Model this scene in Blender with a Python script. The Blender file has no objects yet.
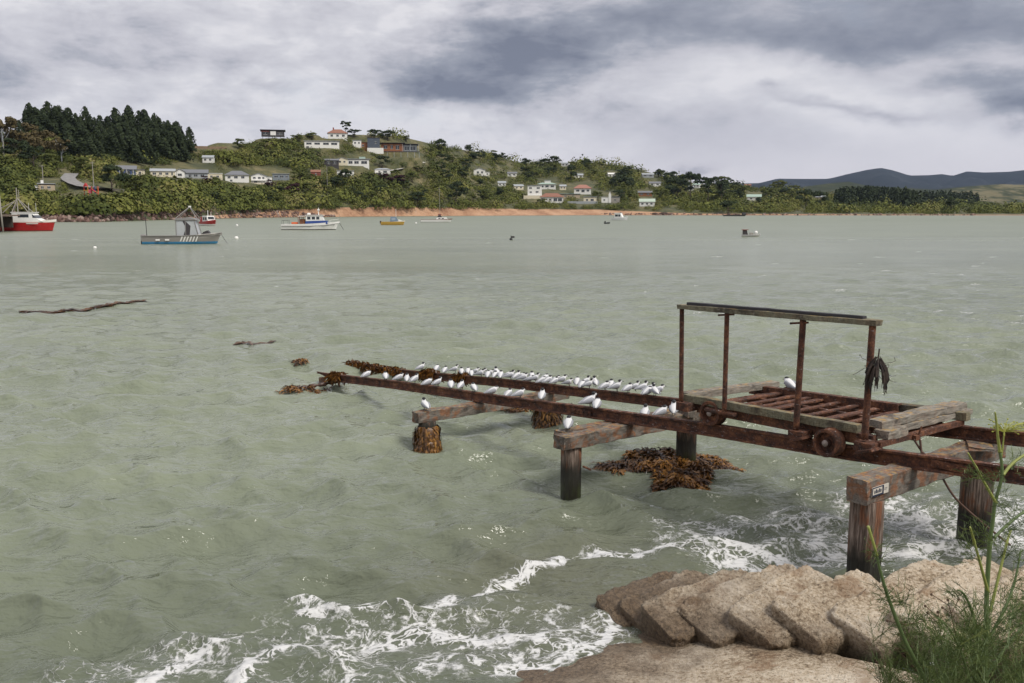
import bpy, bmesh, math, random
import numpy as np
from mathutils import Vector, Matrix, noise as mnoise
random.seed(11); rng = np.random.default_rng(11)
R = math.radians
sc = bpy.context.scene
col = sc.collection

# ------------------------------------------------------------------ camera
F = 910.0; CAMH = 4.0
PITCH = math.atan((341.5 - 211) / F)
cam_d = bpy.data.cameras.new('camera'); cam = bpy.data.objects.new('camera', cam_d); col.objects.link(cam)
cam.location = (0, 0, CAMH); cam.rotation_euler = (math.pi/2 - PITCH, 0, 0)
cam_d.sensor_width = 36; cam_d.lens = F/1024*36; cam_d.clip_start = 0.1; cam_d.clip_end = 60000
sc.camera = cam

# ------------------------------------------------------------------ light
HAZE = 1.9e-5
SUN_EL, SUN_AZ = 52, 128          # azimuth clockwise from +Y: behind the right shoulder
sun_d = bpy.data.lights.new('sun', 'SUN'); sun = bpy.data.objects.new('sun', sun_d); col.objects.link(sun)
sun_d.energy = 2.3; sun_d.angle = R(20); sun_d.color = (1.0, 0.95, 0.87)
sun.rotation_euler = (R(90-SUN_EL), 0, R(180-SUN_AZ))
sc.view_settings.view_transform = 'Standard'; sc.view_settings.look = 'None'
sc.view_settings.exposure = 0.38; sc.view_settings.gamma = 1
try:
    sc.cycles.max_bounces = 6; sc.cycles.diffuse_bounces = 2; sc.cycles.glossy_bounces = 3
    sc.cycles.transmission_bounces = 4; sc.cycles.volume_bounces = 0; sc.cycles.transparent_max_bounces = 6
    sc.cycles.caustics_reflective = False; sc.cycles.caustics_refractive = False
except Exception: pass

# node helper -----------------------------------------------------------
class NT:
    def __init__(s, tree): s.t = tree; s.n = tree.nodes; s.l = tree.links
    def new(s, typ, ins=None, **kw):
        n = s.n.new(typ)
        for k, v in kw.items(): setattr(n, k, v)
        for k, v in (ins or {}).items(): s.set(n.inputs[k], v)
        return n
    def set(s, sock, v):
        if isinstance(v, bpy.types.NodeSocket): s.l.new(v, sock)
        elif isinstance(v, bpy.types.Node): s.l.new(v.outputs[0], sock)
        else:
            if isinstance(v, (tuple, list)) and len(v) == 3 and sock.type == 'RGBA': v = (*v, 1)
            sock.default_value = v
    def math(s, op, a, b=0.0, c=0.0, clamp=False):
        return s.new('ShaderNodeMath', {0: a, 1: b, 2: c}, operation=op, use_clamp=clamp).outputs[0]
    def vmath(s, op, a, b=(0, 0, 0)):
        return s.new('ShaderNodeVectorMath', {0: a, 1: b}, operation=op).outputs[0]
    def noise(s, vec, scale, detail=4, rough=0.55, dist=0.0):
        return s.new('ShaderNodeTexNoise', {'Vector': vec, 'Scale': scale, 'Detail': detail, 'Roughness': rough, 'Distortion': dist}).outputs[0]
    def mix(s, f, a, b, blend='MIX'):
        m = s.new('ShaderNodeMix', data_type='RGBA', blend_type=blend)
        s.set(m.inputs[0], f); s.set(m.inputs[6], a); s.set(m.inputs[7], b); return m.outputs[2]
    def smooth(s, x, a, b, lo=0.0, hi=1.0):
        return s.new('ShaderNodeMapRange', {0: x, 1: a, 2: b, 3: lo, 4: hi}, interpolation_type='SMOOTHSTEP').outputs[0]
    def ramp(s, f, stops):
        r = s.new('ShaderNodeValToRGB', {0: f}); e = r.color_ramp.elements
        while len(e) > 1: e.remove(e[-1])
        e[0].position, e[0].color = stops[0][0], (*stops[0][1], 1)
        for p, c in stops[1:]:
            q = e.new(p); q.color = (*c, 1)
        return r.outputs[0]
    def scale(s, vec, v): return s.vmath('MULTIPLY', vec, v)

def rgb(r, g, b):
    f = lambda c: (c/255/12.92) if c/255 <= .04045 else ((c/255+.055)/1.055)**2.4
    return (f(r), f(g), f(b))

# ------------------------------------------------------------------ world: clouded sky
W = bpy.data.worlds.new('World'); sc.world = W; W.use_nodes = True
n = NT(W.node_tree); n.n.clear()
wd = n.new('ShaderNodeTexCoord').outputs['Generated']
sky = n.new('ShaderNodeTexSky', sky_type='NISHITA', sun_disc=False, sun_elevation=R(SUN_EL), sun_rotation=R(SUN_AZ))
sp = n.new('ShaderNodeSeparateXYZ', {0: wd})
az = n.math('MULTIPLY', n.math('ARCTAN2', sp.outputs[0], sp.outputs[1]), 57.2958)
el = n.math('MULTIPLY', n.math('ARCSINE', sp.outputs[2]), 57.2958)
def cxyz(a, b, c=0.0): return n.new('ShaderNodeCombineXYZ', {0: a, 1: b, 2: c}).outputs[0]
skv = cxyz(n.math('MULTIPLY', az, .055), n.math('MULTIPLY', el, .115))
warp = n.new('ShaderNodeTexNoise', {'Vector': skv, 'Scale': 1.6, 'Detail': 6, 'Roughness': .58})
wx = n.math('MULTIPLY', n.math('SUBTRACT', warp.outputs[0], .5), 7.0)
wsep = n.new('ShaderNodeSeparateColor', {0: warp.outputs[1]})
wy = n.math('MULTIPLY', n.math('SUBTRACT', wsep.outputs[1], .5), 5.0)
azw = n.math('ADD', az, wx); elw = n.math('ADD', el, wy)
def blob(px, py, w, h, tilt=0.0):
    a0 = math.degrees(math.atan((px-512)/919.0)); e0 = math.degrees(math.atan((211-py)/919.0))
    w = w/919*57.3; h = h/919*57.3
    dx = n.math('SUBTRACT', azw, a0); dy = n.math('SUBTRACT', elw, e0)
    dy = n.math('ADD', dy, n.math('MULTIPLY', dx, tilt))
    q = n.math('ADD', n.math('POWER', n.math('ABSOLUTE', n.math('DIVIDE', dx, w)), 2.0), n.math('POWER', n.math('ABSOLUTE', n.math('DIVIDE', dy, h)), 2.0))
    return n.math('POWER', 2.718, n.math('MULTIPLY', q, -1.0))
def addm(*a):
    r = a[0]
    for x in a[1:]: r = n.math('ADD', r, x)
    return r
def wgt(x, k): return n.math('MULTIPLY', x, k)
fb = n.noise(skv, 2.6, 8, .6, .4)
fb2 = n.noise(n.vmath('ADD', skv, (3.1, 7.7, 0)), 0.9, 6, .55, .2)
fb3 = n.noise(n.vmath('ADD', skv, (9.1, 1.7, 0)), 6.5, 6, .6, .3)
dark = addm(wgt(blob(525, 58, 122, 38, -.12), .95), wgt(blob(455, 96, 70, 16), .60), wgt(blob(900, 8, 260, 44, .08), .72), wgt(blob(780, 52, 120, 18, .15), .30), wgt(blob(650, 6, 110, 28), .14),
            wgt(blob(960, 62, 170, 22, .12), .55), wgt(blob(1010, 100, 90, 9, .03), .55), wgt(blob(1015, 122, 40, 13, .1), .95), wgt(blob(850, 118, 90, 6, .12), .45),
            wgt(blob(690, 166, 22, 5), .85), wgt(blob(755, 98, 14, 5), .4), wgt(blob(650, 130, 170, 24, .15), .42),
            wgt(blob(90, 60, 150, 34, -.22), .42), wgt(blob(230, 78, 110, 15, -.05), .30), wgt(blob(265, 104, 26, 8), .35), wgt(blob(20, 110, 100, 18), .25))
calm = n.math('MULTIPLY', n.smooth(addm(az, wgt(wx, .6)), 1.0, 12.0, 1.0, .55), n.math('SUBTRACT', 1.0, n.math('MULTIPLY', n.smooth(az, -2, 6), n.smooth(el, 6.5, 3.0, 0, .75))))
dark = n.math('ADD', dark, n.math('MULTIPLY', n.math('SUBTRACT', fb, .5), n.math('MULTIPLY', calm, 1.15)))
dark = n.math('ADD', dark, n.math('MULTIPLY', n.math('SUBTRACT', fb3, .5), n.math('MULTIPLY', calm, .72)))
fb4 = n.noise(n.vmath('MULTIPLY', skv, (1, 2.2, 1)), 15.0, 5, .6, .6)
dark = n.math('ADD', dark, n.math('MULTIPLY', n.math('SUBTRACT', fb4, .5), n.math('MULTIPLY', calm, .22)))
hi = n.smooth(el, 14, 32)                       # overhead: general broken overcast
dark = n.math('ADD', dark, n.math('MULTIPLY', hi, n.math('MULTIPLY', n.math('SUBTRACT', fb2, .42), 2.2)))
cc = n.ramp(dark, [(0.0, rgb(222, 219, 223)), (.14, rgb(208, 206, 212)), (.34, rgb(192, 190, 198)), (.60, rgb(153, 156, 168)), (.95, rgb(117, 122, 138))])
cc = n.mix(n.smooth(el, 6.5, 0.5, 0, .6), cc, rgb(205, 199, 207))
cc = n.vmath('MULTIPLY', cc, (8.05, 8.2, 8.25))
gap = n.smooth(n.noise(n.vmath('ADD', skv, (1.3, 4.4, 0)), 1.1, 5, .5), .60, .78, 0.0, .25)
skyc = n.mix(gap, cc, sky.outputs[0])
bg = n.new('ShaderNodeBackground', {'Color': skyc, 'Strength': .1})
n.l.new(bg.outputs[0], n.new('ShaderNodeOutputWorld').inputs[0])

# ------------------------------------------------------------------ picture-to-place helpers
def ray(px, py):
    a = (px-512)/F; b = -(py-341.5)/F; c, s = math.cos(PITCH), math.sin(PITCH)
    return (a, c+b*s, -s+b*c)
def at(px, py, z=0.0):
    r = ray(px, py); k = (z-CAMH)/r[2]; return Vector((r[0]*k, r[1]*k, z))
def atY(px, py, Y):
    r = ray(px, py); k = Y/r[1]; return Vector((r[0]*k, Y, CAMH+r[2]*k))
def proj(q):
    c, s = math.cos(PITCH), math.sin(PITCH); d = (q[0], q[1], q[2]-CAMH)
    fw = d[1]*c-d[2]*s; u = d[1]*s+d[2]*c
    return 512+F*d[0]/fw, 341.5-F*u/fw

# ------------------------------------------------------------------ objects and meshes
def tag(o, label=None, cat=None, group=None, kind=None):
    if label: o['label'] = label
    if cat: o['category'] = cat
    if group: o['group'] = group
    if kind: o['kind'] = kind
    return o
def empty(name, loc=(0, 0, 0), rz=0.0, label=None, cat=None, group=None):
    o = bpy.data.objects.new(name, None); col.objects.link(o); o.location = loc; o.rotation_euler = (0, 0, rz)
    o.empty_display_size = .2
    return tag(o, label, cat, group)
def copy_tree(o, parent=None):
    c = o.copy(); col.objects.link(c)
    if parent: c.parent = parent
    for ch in o.children: copy_tree(ch, c)
    return c
def link_mesh(name, me, mat, parent=None, loc=None):
    o = bpy.data.objects.new(name, me); col.objects.link(o)
    if mat:
        for m in (mat if isinstance(mat, (list, tuple)) else [mat]): me.materials.append(m)
    if parent: o.parent = parent
    if loc: o.location = loc
    return o

class MB:
    def __init__(s): s.v = []; s.f = []; s.mi = []; s.m = 0
    def add(s, vs, fs):
        k = len(s.v); s.v += [tuple(v) for v in vs]; s.f += [tuple(i+k for i in f) for f in fs]; s.mi += [s.m]*len(fs); return s
    def box(s, x0, x1, y0, y1, z0, z1, M=None):
        vs = [Vector((x, y, z)) for z in (z0, z1) for y in (y0, y1) for x in (x0, x1)]
        if M: vs = [M @ v for v in vs]
        return s.add(vs, [(0, 2, 3, 1), (4, 5, 7, 6), (0, 1, 5, 4), (2, 6, 7, 3), (0, 4, 6, 2), (1, 3, 7, 5)])
    def prism(s, pts, y0, y1):              # outline in x,z extruded along y
        k = len(pts); vs = [(p[0], y0, p[1]) for p in pts]+[(p[0], y1, p[1]) for p in pts]
        fs = [tuple(range(k)), tuple(range(2*k-1, k-1, -1))]+[(i, i+k, (i+1) % k+k, (i+1) % k) for i in range(k)]
        return s.add(vs, fs)
    def tube(s, pts, r, n=8, cap=True):
        pts = [Vector(p) for p in pts]; m = len(pts)
        rr = r if isinstance(r, (list, tuple)) else [r]*m
        up = Vector((0, 0, 1)); vs = []; prev = None
        for i, p in enumerate(pts):
            d = (pts[min(i+1, m-1)]-pts[max(i-1, 0)])
            d = d.normalized() if d.length > 1e-9 else Vector((0, 0, 1))
            if prev is None:
                a = d.cross(up if abs(d.z) < .95 else Vector((1, 0, 0))).normalized()
            else:
                a = (prev-d*prev.dot(d)); a = a.normalized() if a.length > 1e-6 else d.orthogonal().normalized()
            prev = a; b = d.cross(a)
            for j in range(n):
                t = 2*math.pi*j/n; vs.append(p+(a*math.cos(t)+b*math.sin(t))*rr[i])
        fs = [(i*n+j, i*n+(j+1) % n, (i+1)*n+(j+1) % n, (i+1)*n+j) for i in range(m-1) for j in range(n)]
        if cap: fs += [tuple(range(n-1, -1, -1)), tuple(range((m-1)*n, m*n))]
        return s.add(vs, fs)
    def lathe(s, prof, n=20, axis='z', c=(0, 0, 0)):   # prof: (radius, height)
        vs = []
        for r, h in prof:
            for j in range(n):
                t = 2*math.pi*j/n; x, y = r*math.cos(t), r*math.sin(t)
                q = (x, y, h) if axis == 'z' else ((x, h, y) if axis == 'y' else (h, x, y))
                vs.append((q[0]+c[0], q[1]+c[1], q[2]+c[2]))
        m = len(prof)
        fs = [(i*n+j, i*n+(j+1) % n, (i+1)*n+(j+1) % n, (i+1)*n+j) for i in range(m-1) for j in range(n)]
        if prof[0][0] > 1e-6: fs.append(tuple(range(n-1, -1, -1)))
        if prof[-1][0] > 1e-6: fs.append(tuple(range((m-1)*n, m*n)))
        return s.add(vs, fs)
    def ball(s, c, rx, ry, rz, n=10, m=7):
        prof = [(math.sin(math.pi*i/m), -math.cos(math.pi*i/m)) for i in range(m+1)]
        k = len(s.v); s.lathe([(max(a, 1e-4), b) for a, b in prof], n)
        for i in range(k, len(s.v)):
            v = s.v[i]; s.v[i] = (c[0]+v[0]*rx, c[1]+v[1]*ry, c[2]+v[2]*rz)
        return s
    def beam(s, a, b, w, h, seg=10, rough=.006, twist=0.0, seed=0):
        """a weathered timber between two points (centre line), ends slightly uneven"""
        a, b = Vector(a), Vector(b); d = (b-a); L = d.length; d.normalize()
        side = d.cross(Vector((0, 0, 1)))
        side = side.normalized() if side.length > .05 else Vector((1, 0, 0)); up = side.cross(d)
        ring = []
        nw = 3
        for (p, q) in ((-1, -1), (1, -1), (1, 1), (-1, 1)):
            ring.append((p, q))
        outline = []
        for k in range(4):
            p0, p1 = ring[k], ring[(k+1) % 4]
            for j in range(nw+1):
                t = (j+.12 if j == 0 else (j-.12 if j == nw else j))/nw
                outline.append((p0[0]+(p1[0]-p0[0])*t, p0[1]+(p1[1]-p0[1])*t))
        m = len(outline); vs = []
        for i in range(seg+1):
            t = i/seg
            for (p, q) in outline:
                u = a+d*(L*t)+side*(p*w/2)+up*(q*h/2)
                nn = mnoise.noise(Vector((u.x*4+seed, u.y*4, u.z*9)))*rough + mnoise.noise(Vector((u.x*13+seed, u.y*13, u.z*30)))*rough*.6
                u = u+side*(p*nn)+up*(q*nn)
                if i in (0, seg): u = u+d*mnoise.noise(Vector((p*2.3+seed, q*2.1, i)))*rough*2.2
                vs.append(u)
        fs = [(i*m+j, (i+1)*m+j, (i+1)*m+(j+1) % m, i*m+(j+1) % m) for i in range(seg) for j in range(m)]
        fs += [tuple(range(m)), tuple(range((seg+1)*m-1, seg*m-1, -1))]
        return s.add(vs, fs)
    def build(s, name, mat, parent=None, smooth=False, loc=None, bevel=0.0):
        me = bpy.data.meshes.new(name); me.from_pydata(s.v, [], s.f); me.update()
        o = link_mesh(name, me, mat, parent, loc)
        if any(s.mi): me.polygons.foreach_set('material_index', s.mi)
        if smooth: me.polygons.foreach_set('use_smooth', [True]*len(me.polygons))
        if bevel:
            b = o.modifiers.new('bevel', 'BEVEL'); b.width = bevel; b.segments = 2; b.limit_method = 'ANGLE'
        return o

def np_mesh(name, verts, quads, mat, parent=None, smooth=False, attrs=None, tri=False):
    me = bpy.data.meshes.new(name); k = 3 if tri else 4
    me.vertices.add(len(verts)); me.vertices.foreach_set('co', np.asarray(verts, np.float32).ravel())
    me.loops.add(quads.size); me.loops.foreach_set('vertex_index', np.asarray(quads, np.int32).ravel())
    me.polygons.add(len(quads)); me.polygons.foreach_set('loop_start', np.arange(0, quads.size, k, dtype=np.int32))
    me.update(calc_edges=True); me.validate()
    if smooth: me.polygons.foreach_set('use_smooth', [True]*len(me.polygons))
    for an, av in (attrs or {}).items():
        a = me.attributes.new(an, 'FLOAT', 'POINT'); a.data.foreach_set('value', np.asarray(av, np.float32))
    return link_mesh(name, me, mat, parent)

def leaf_quads(cent, nrm, size, tint, aspect=1.0):
    """leaf-sized faces: one quad per centre, facing its normal with random spin"""
    N = len(cent); nrm = nrm/np.maximum(np.linalg.norm(nrm, axis=1, keepdims=True), 1e-6)
    rnd = rng.normal(size=(N, 3)); a = np.cross(nrm, rnd); a /= np.maximum(np.linalg.norm(a, axis=1, keepdims=True), 1e-6)
    b = np.cross(nrm, a); s = np.asarray(size).reshape(-1, 1)*np.ones((N, 1))
    k = rng.uniform(.7, 1.2, (N, 4, 1))
    v = np.stack([cent+(-a*aspect-b)*s*k[:, 0], cent+(a*aspect-b)*s*k[:, 1], cent+(a*aspect+b)*s*k[:, 2], cent+(-a*aspect+b)*s*k[:, 3]], 1).reshape(-1, 3)
    return v, np.arange(4*N).reshape(-1, 4), np.repeat(tint, 4)

# ------------------------------------------------------------------ materials
def mat(name, build, coord='Object'):
    m = bpy.data.materials.new(name); m.use_nodes = True
    t = NT(m.node_tree); t.n.clear()
    out = t.new('ShaderNodeOutputMaterial'); p = t.new('ShaderNodeBsdfPrincipled')
    t.l.new(p.outputs[0], out.inputs[0])
    t.p = p; t.out = out
    t.tc = t.new('ShaderNodeTexCoord').outputs[coord] if coord != 'World' else t.new('ShaderNodeNewGeometry').outputs['Position']
    build(t); return m
def bump(t, h, strength, dist):
    t.set(t.p.inputs['Normal'], t.new('ShaderNodeBump', {'Strength': strength, 'Distance': dist, 'Height': h}).outputs[0])
def paint(name, c, rough=.5, var=.12, metal=0.0, scale=3.0):
    def b(t):
        f = t.noise(t.tc, scale, 4); g = t.noise(t.tc, scale*9, 3)
        k = t.math('ADD', t.math('MULTIPLY', t.math('SUBTRACT', f, .5), var*2.4), t.math('MULTIPLY', t.math('SUBTRACT', g, .5), var))
        t.set(t.p.inputs['Base Color'], t.mix(1.0, c, t.new('ShaderNodeCombineColor', {0: t.math('ADD', k, 1.0), 1: t.math('ADD', k, 1.0), 2: t.math('ADD', k, .99)}).outputs[0], 'MULTIPLY'))
        t.set(t.p.inputs['Roughness'], rough); t.set(t.p.inputs['Metallic'], metal)
    return mat(name, b)
def m_rust(t):
    a = t.noise(t.tc, 7, 6, .65); b_ = t.noise(t.tc, 45, 5, .7); c = t.noise(t.scale(t.tc, (1, 1, 2.5)), 22, 4, .6)
    base = t.ramp(t.math('ADD', t.math('MULTIPLY', a, .6), t.math('MULTIPLY', b_, .4)),
                  [(.34, (.012, .008, .007)), (.44, (.048, .021, .013)), (.52, (.105, .040, .021)), (.61, (.21, .088, .040)), (.72, (.36, .21, .13))])
    drop = t.smooth(c, .63, .69)
    geo = t.new('ShaderNodeNewGeometry'); up = t.new('ShaderNodeSeparateXYZ', {0: geo.outputs['Normal']}).outputs[2]
    drop = t.math('MULTIPLY', drop, t.smooth(up, -.2, .7, .35, .9))
    t.set(t.p.inputs['Base Color'], t.mix(drop, base, (.42, .37, .35))); t.set(t.p.inputs['Roughness'], .88)
    bump(t, t.math('ADD', b_, a), .6, .012)
RUST = mat('rusty steel', m_rust)
def m_timber(stain, grey, lichen=.5):
    def b(t):
        g = t.noise(t.scale(t.tc, (3, 3, 3)), 2.2, 5, .6, .8)
        fine = t.noise(t.scale(t.tc, (9, 2.2, 40)), 3.0, 5, .65)
        fine2 = t.noise(t.scale(t.tc, (40, 3, 12)), 2.0, 5, .65)
        k = t.math('ADD', t.math('MULTIPLY', fine, .5), t.math('MULTIPLY', fine2, .5))
        wood = t.ramp(k, [(.3, (.03, .024, .020)), (.48, tuple(x*.75 for x in grey)), (.7, tuple(min(1, x*1.5) for x in grey))])
        st = t.ramp(k, [(.3, (.08, .028, .012)), (.55, (.27, .10, .03)), (.8, (.42, .20, .07))])
        c = t.mix(t.math('MULTIPLY', t.smooth(g, .46, .62), stain), wood, st)
        dk = t.smooth(t.noise(t.vmath('ADD', t.tc, (2, 9, 4)), 3.1, 5, .65), .50, .64); c = t.mix(t.math('MULTIPLY', dk, .75), c, (.035, .026, .021))
        geo = t.new('ShaderNodeNewGeometry'); up = t.new('ShaderNodeSeparateXYZ', {0: geo.outputs['Normal']}).outputs[2]
        li = t.math('MULTIPLY', t.smooth(t.noise(t.tc, 11, 5, .7), .5, .62), t.smooth(up, .3, .9, 0.0, lichen))
        c = t.mix(li, c, (.42, .25, .06))
        wl = t.math('MULTIPLY', t.smooth(t.noise(t.vmath('ADD', t.tc, (7, 3, 1)), 17, 4, .6), .58, .66), .7)
        c = t.mix(t.math('MULTIPLY', wl, .35), c, (.36, .34, .30))
        t.set(t.p.inputs['Base Color'], c); t.set(t.p.inputs['Roughness'], .92)
        bump(t, k, .7, .012)
    return b
TIMBER = mat('weathered timber', m_timber(.68, (.185, .16, .135)))
BOARD = mat('lichened board', m_timber(.12, (.19, .175, .115), .35))
PALE_TIMBER = mat('pale timber', m_timber(.15, (.26, .235, .195), .6))
def m_pile(t):
    fine = t.noise(t.scale(t.tc, (30, 30, 2.2)), 1.5, 5, .65); g = t.noise(t.scale(t.tc, (4, 4, 1)), 2.0, 4)
    z = t.new('ShaderNodeSeparateXYZ', {0: t.new('ShaderNodeNewGeometry').outputs['Position']}).outputs[2]
    wood = t.ramp(fine, [(.3, (.03, .022, .018)), (.48, (.15, .105, .08)), (.68, (.38, .30, .25))])
    st = t.ramp(fine, [(.3, (.06, .022, .012)), (.6, (.27, .10, .04)), (.8, (.38, .19, .08))])
    c = t.mix(t.smooth(g, .48, .6, 0, .85), wood, st)
    zz = t.math('ADD', z, t.math('MULTIPLY', t.math('SUBTRACT', t.noise(t.scale(t.tc, (6, 6, 1.5)), 3, 4), .5), .35))
    c = t.mix(t.smooth(zz, .66, .36), c, (.022, .02, .014))
    c = t.mix(t.math('MULTIPLY', t.smooth(zz, .26, .1), t.smooth(g, .4, .6)), c, (.035, .04, .015))
    t.set(t.p.inputs['Base Color'], c); t.set(t.p.inputs['Roughness'], t.smooth(zz, .1, .4, .35, .9))
    bump(t, fine, .9, .02)
PILE = mat('old pile timber', m_pile)
def m_kelp(t):
    a = t.noise(t.tc, 6, 4); at_ = t.new('ShaderNodeAttribute', attribute_name='tint').outputs['Fac']
    c = t.ramp(t.math('ADD', t.math('MULTIPLY', a, .4), t.math('MULTIPLY', at_, .6)), [(.2, (.022, .010, .004)), (.45, (.095, .040, .010)), (.7, (.24, .11, .022)), (1.0, (.38, .20, .045))])
    t.set(t.p.inputs['Base Color'], c); t.set(t.p.inputs['Roughness'], .38)
KELP = mat('wet kelp', m_kelp)
def m_drykelp(t):
    a = t.noise(t.tc, 12, 3)
    t.set(t.p.inputs['Base Color'], t.ramp(a, [(.3, (.008, .006, .006)), (.7, (.05, .032, .022))])); t.set(t.p.inputs['Roughness'], .8)
DRYKELP = mat('dried kelp', m_drykelp)
def foliage(name, stops, rough=.8):
    def b(t):
        at_ = t.new('ShaderNodeAttribute', attribute_name='tint').outputs['Fac']
        oi = t.new('ShaderNodeObjectInfo').outputs['Random']
        w = t.noise(t.new('ShaderNodeNewGeometry').outputs['Position'], .35, 3)
        k = t.math('ADD', t.math('ADD', t.math('MULTIPLY', at_, .62), t.math('MULTIPLY', oi, .2)), t.math('MULTIPLY', w, .28))
        t.set(t.p.inputs['Base Color'], t.ramp(k, stops)); t.set(t.p.inputs['Roughness'], rough)
        t.set(t.p.inputs['Specular IOR Level'], .15)
    return mat(name, b)
PINE = foliage('pine needles', [(.1, (.010, .016, .008)), (.6, (.033, .046, .021)), (1.0, (.07, .085, .038))])
SCRUB = foliage('scrub leaves', [(.05, (.015, .022, .008)), (.25, (.042, .056, .015)), (.48, (.090, .105, .025)), (.68, (.145, .155, .034)), (.86, (.16, .148, .050)), (1.0, (.21, .175, .085))])
BROWNLEAF = foliage('bronze leaves', [(.1, (.035, .030, .014)), (.5, (.095, .075, .034)), (1.0, (.18, .14, .066))])
DARKLEAF = foliage('dark leaves', [(.1, (.012, .02, .010)), (.5, (.032, .046, .020)), (1.0, (.062, .08, .034))])
OLIVELEAF = foliage('olive leaves', [(.1, (.03, .038, .011)), (.5, (.078, .092, .024)), (1.0, (.145, .15, .042))])
PURPLELEAF = foliage('purple leaves', [(.1, (.018, .008, .010)), (.6, (.045, .018, .022)), (1.0, (.08, .035, .036))])
BARK = paint('bark', (.10, .08, .06), .9, .3)
GREYWOOD = paint('grey pole wood', (.30, .28, .25), .85, .2)
WHITE = paint('white paint', (.78, .77, .74), .55, .05)
CREAM = paint('cream paint', (.70, .63, .48), .6, .05)
GLASS_D = paint('dark window glass', (.035, .042, .05), .12, .1)
GREY_ROOF = paint('grey roof', (.16, .165, .18), .6, .1)
LGREY = paint('light grey roof', (.34, .36, .38), .55, .08)
DARKPAINT = paint('dark paint', (.045, .04, .042), .6, .1)
TERRACOTTA = paint('terracotta tiles', (.25, .115, .078), .75, .15)
BROWNWOOD = paint('stained boards', (.27, .105, .045), .7, .15)
BLUEWALL = paint('blue boards', (.055, .085, .20), .6, .1)
SLATE = paint('slate panels', (.07, .085, .115), .6, .08)
REDWALL = paint('barn red', (.22, .055, .04), .7, .12)
MINT = paint('mint roof', (.34, .44, .38), .5, .06)
TEAL = paint('teal roof', (.22, .34, .36), .5, .08)
TAN = paint('tan wall', (.42, .34, .24), .7, .08)
CONCRETE = paint('pale concrete', (.50, .48, .44), .9, .12)
ALU = paint('dull aluminium', (.30, .285, .27), .45, .18, .55, 1.2)
BLACKRUB = paint('black rubber', (.02, .02, .022), .6, .1)
ORANGE = paint('orange plastic', (.62, .12, .03), .5, .05)
REDP = paint('red paint', (.42, .018, .016), .4, .08)
BLUEP = paint('blue paint', (.03, .07, .26), .4, .08)
CLEAR = paint('pale clear plastic', (.42, .44, .45), .15, .08)
YELLOWP = paint('yellow paint', (.50, .30, .05), .5, .1)
# ================================================================== the far shore
KX = 919.3                                     # column number c -> pixel column at the horizon: px = 512 + KX * X/Y
def tab(*p): a = np.array(p, float); return lambda x: np.interp(x, a[:, 0], a[:, 1])
shoreR = tab((-500, 330), (0, 330), (100, 340), (180, 428), (250, 545), (330, 620), (400, 690), (480, 770), (600, 870), (800, 840), (1024, 830), (1600, 830))
ridgeY = tab((-500, 140), (-100, 138), (0, 134), (60, 133), (110, 136), (200, 143), (258, 143), (285, 136), (330, 134), (400, 136), (445, 147), (485, 153), (520, 163), (600, 163), (640, 170), (680, 181), (720, 186), (760, 189), (800, 193), (860, 199), (920, 203), (1024, 206), (1600, 207))
ridgeR = tab((-500, 600), (0, 600), (100, 620), (200, 680), (260, 745), (330, 810), (400, 880), (440, 1000), (480, 1180), (520, 1300), (600, 1300), (680, 1250), (760, 1400), (860, 1600), (1024, 2000), (1600, 2000))
def ey(Y, py):                                 # height seen at picture row py at distance Y
    r = ray(512, py); return CAMH+Y*r[2]/r[1]
EY = np.array([ray(512, y)[2]/ray(512, y)[1] for y in range(0, 300)])
def slope_of(py): return np.interp(py, np.arange(300), EY)
def fnoise(x, y, s, o=0.0):
    return (np.sin(x*s+1.3+o)*np.cos(y*s*1.13+.4-o)+.6*np.sin(x*s*2.3+y*s*1.7+2.1+o)+.4*np.cos(x*s*4.1-y*s*3.7+o))/2
PADS = []           # levelled building platforms
def terr(px, v):
    px = np.asarray(px, float); v = np.asarray(v, float)
    r0, r1 = shoreR(px), ridgeR(px); vv = np.clip(v, 0, 1)
    Y = r0+(r1-r0)*v
    ys = 211+(CAMH)*910/r0; yr = ridgeY(px)
    bank = np.clip(vv/.05, 0, 1)*.10
    g = np.clip(bank+vv*.90, 0, 1)
    z = CAMH+Y*slope_of(ys+(yr-ys)*g)
    X = (px-512)/KX*Y
    z = z+np.clip(vv*6, 0, 1)*np.clip((1-vv)*8, .25, 1)*fnoise(X, Y, .045)*1.3
    for (ax, ay, azz, rad) in PADS:
        d_ = np.hypot(X-ax, (Y-ay)*.9); w_ = np.clip((rad+9-d_)/9, 0, 1); w_ = w_*w_*(3-2*w_); z = z*(1-w_)+azz*w_
    over = np.clip(v-1, 0, None)
    z = z-over*(25+z*.7)
    z = np.where(v < 0, v*60, z)
    return X, Y, z
VG = np.linspace(0, 1, 220)
def put(px, py):
    """the point of the far hillside seen at this picture position"""
    r = ray(px, py); pc = 512+KX*r[0]/r[1]
    X, Y, z = terr(np.full(VG.shape, pc), VG); s = (z-CAMH)/Y; tgt = r[2]/r[1]
    i = np.argmax(s >= tgt) if (s >= tgt).any() else len(VG)-1
    return Vector((X[i], Y[i], z[i]))
def scale_at(p, px): return px*p.y*1.01/F      # metres for so many pixels at that distance

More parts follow.
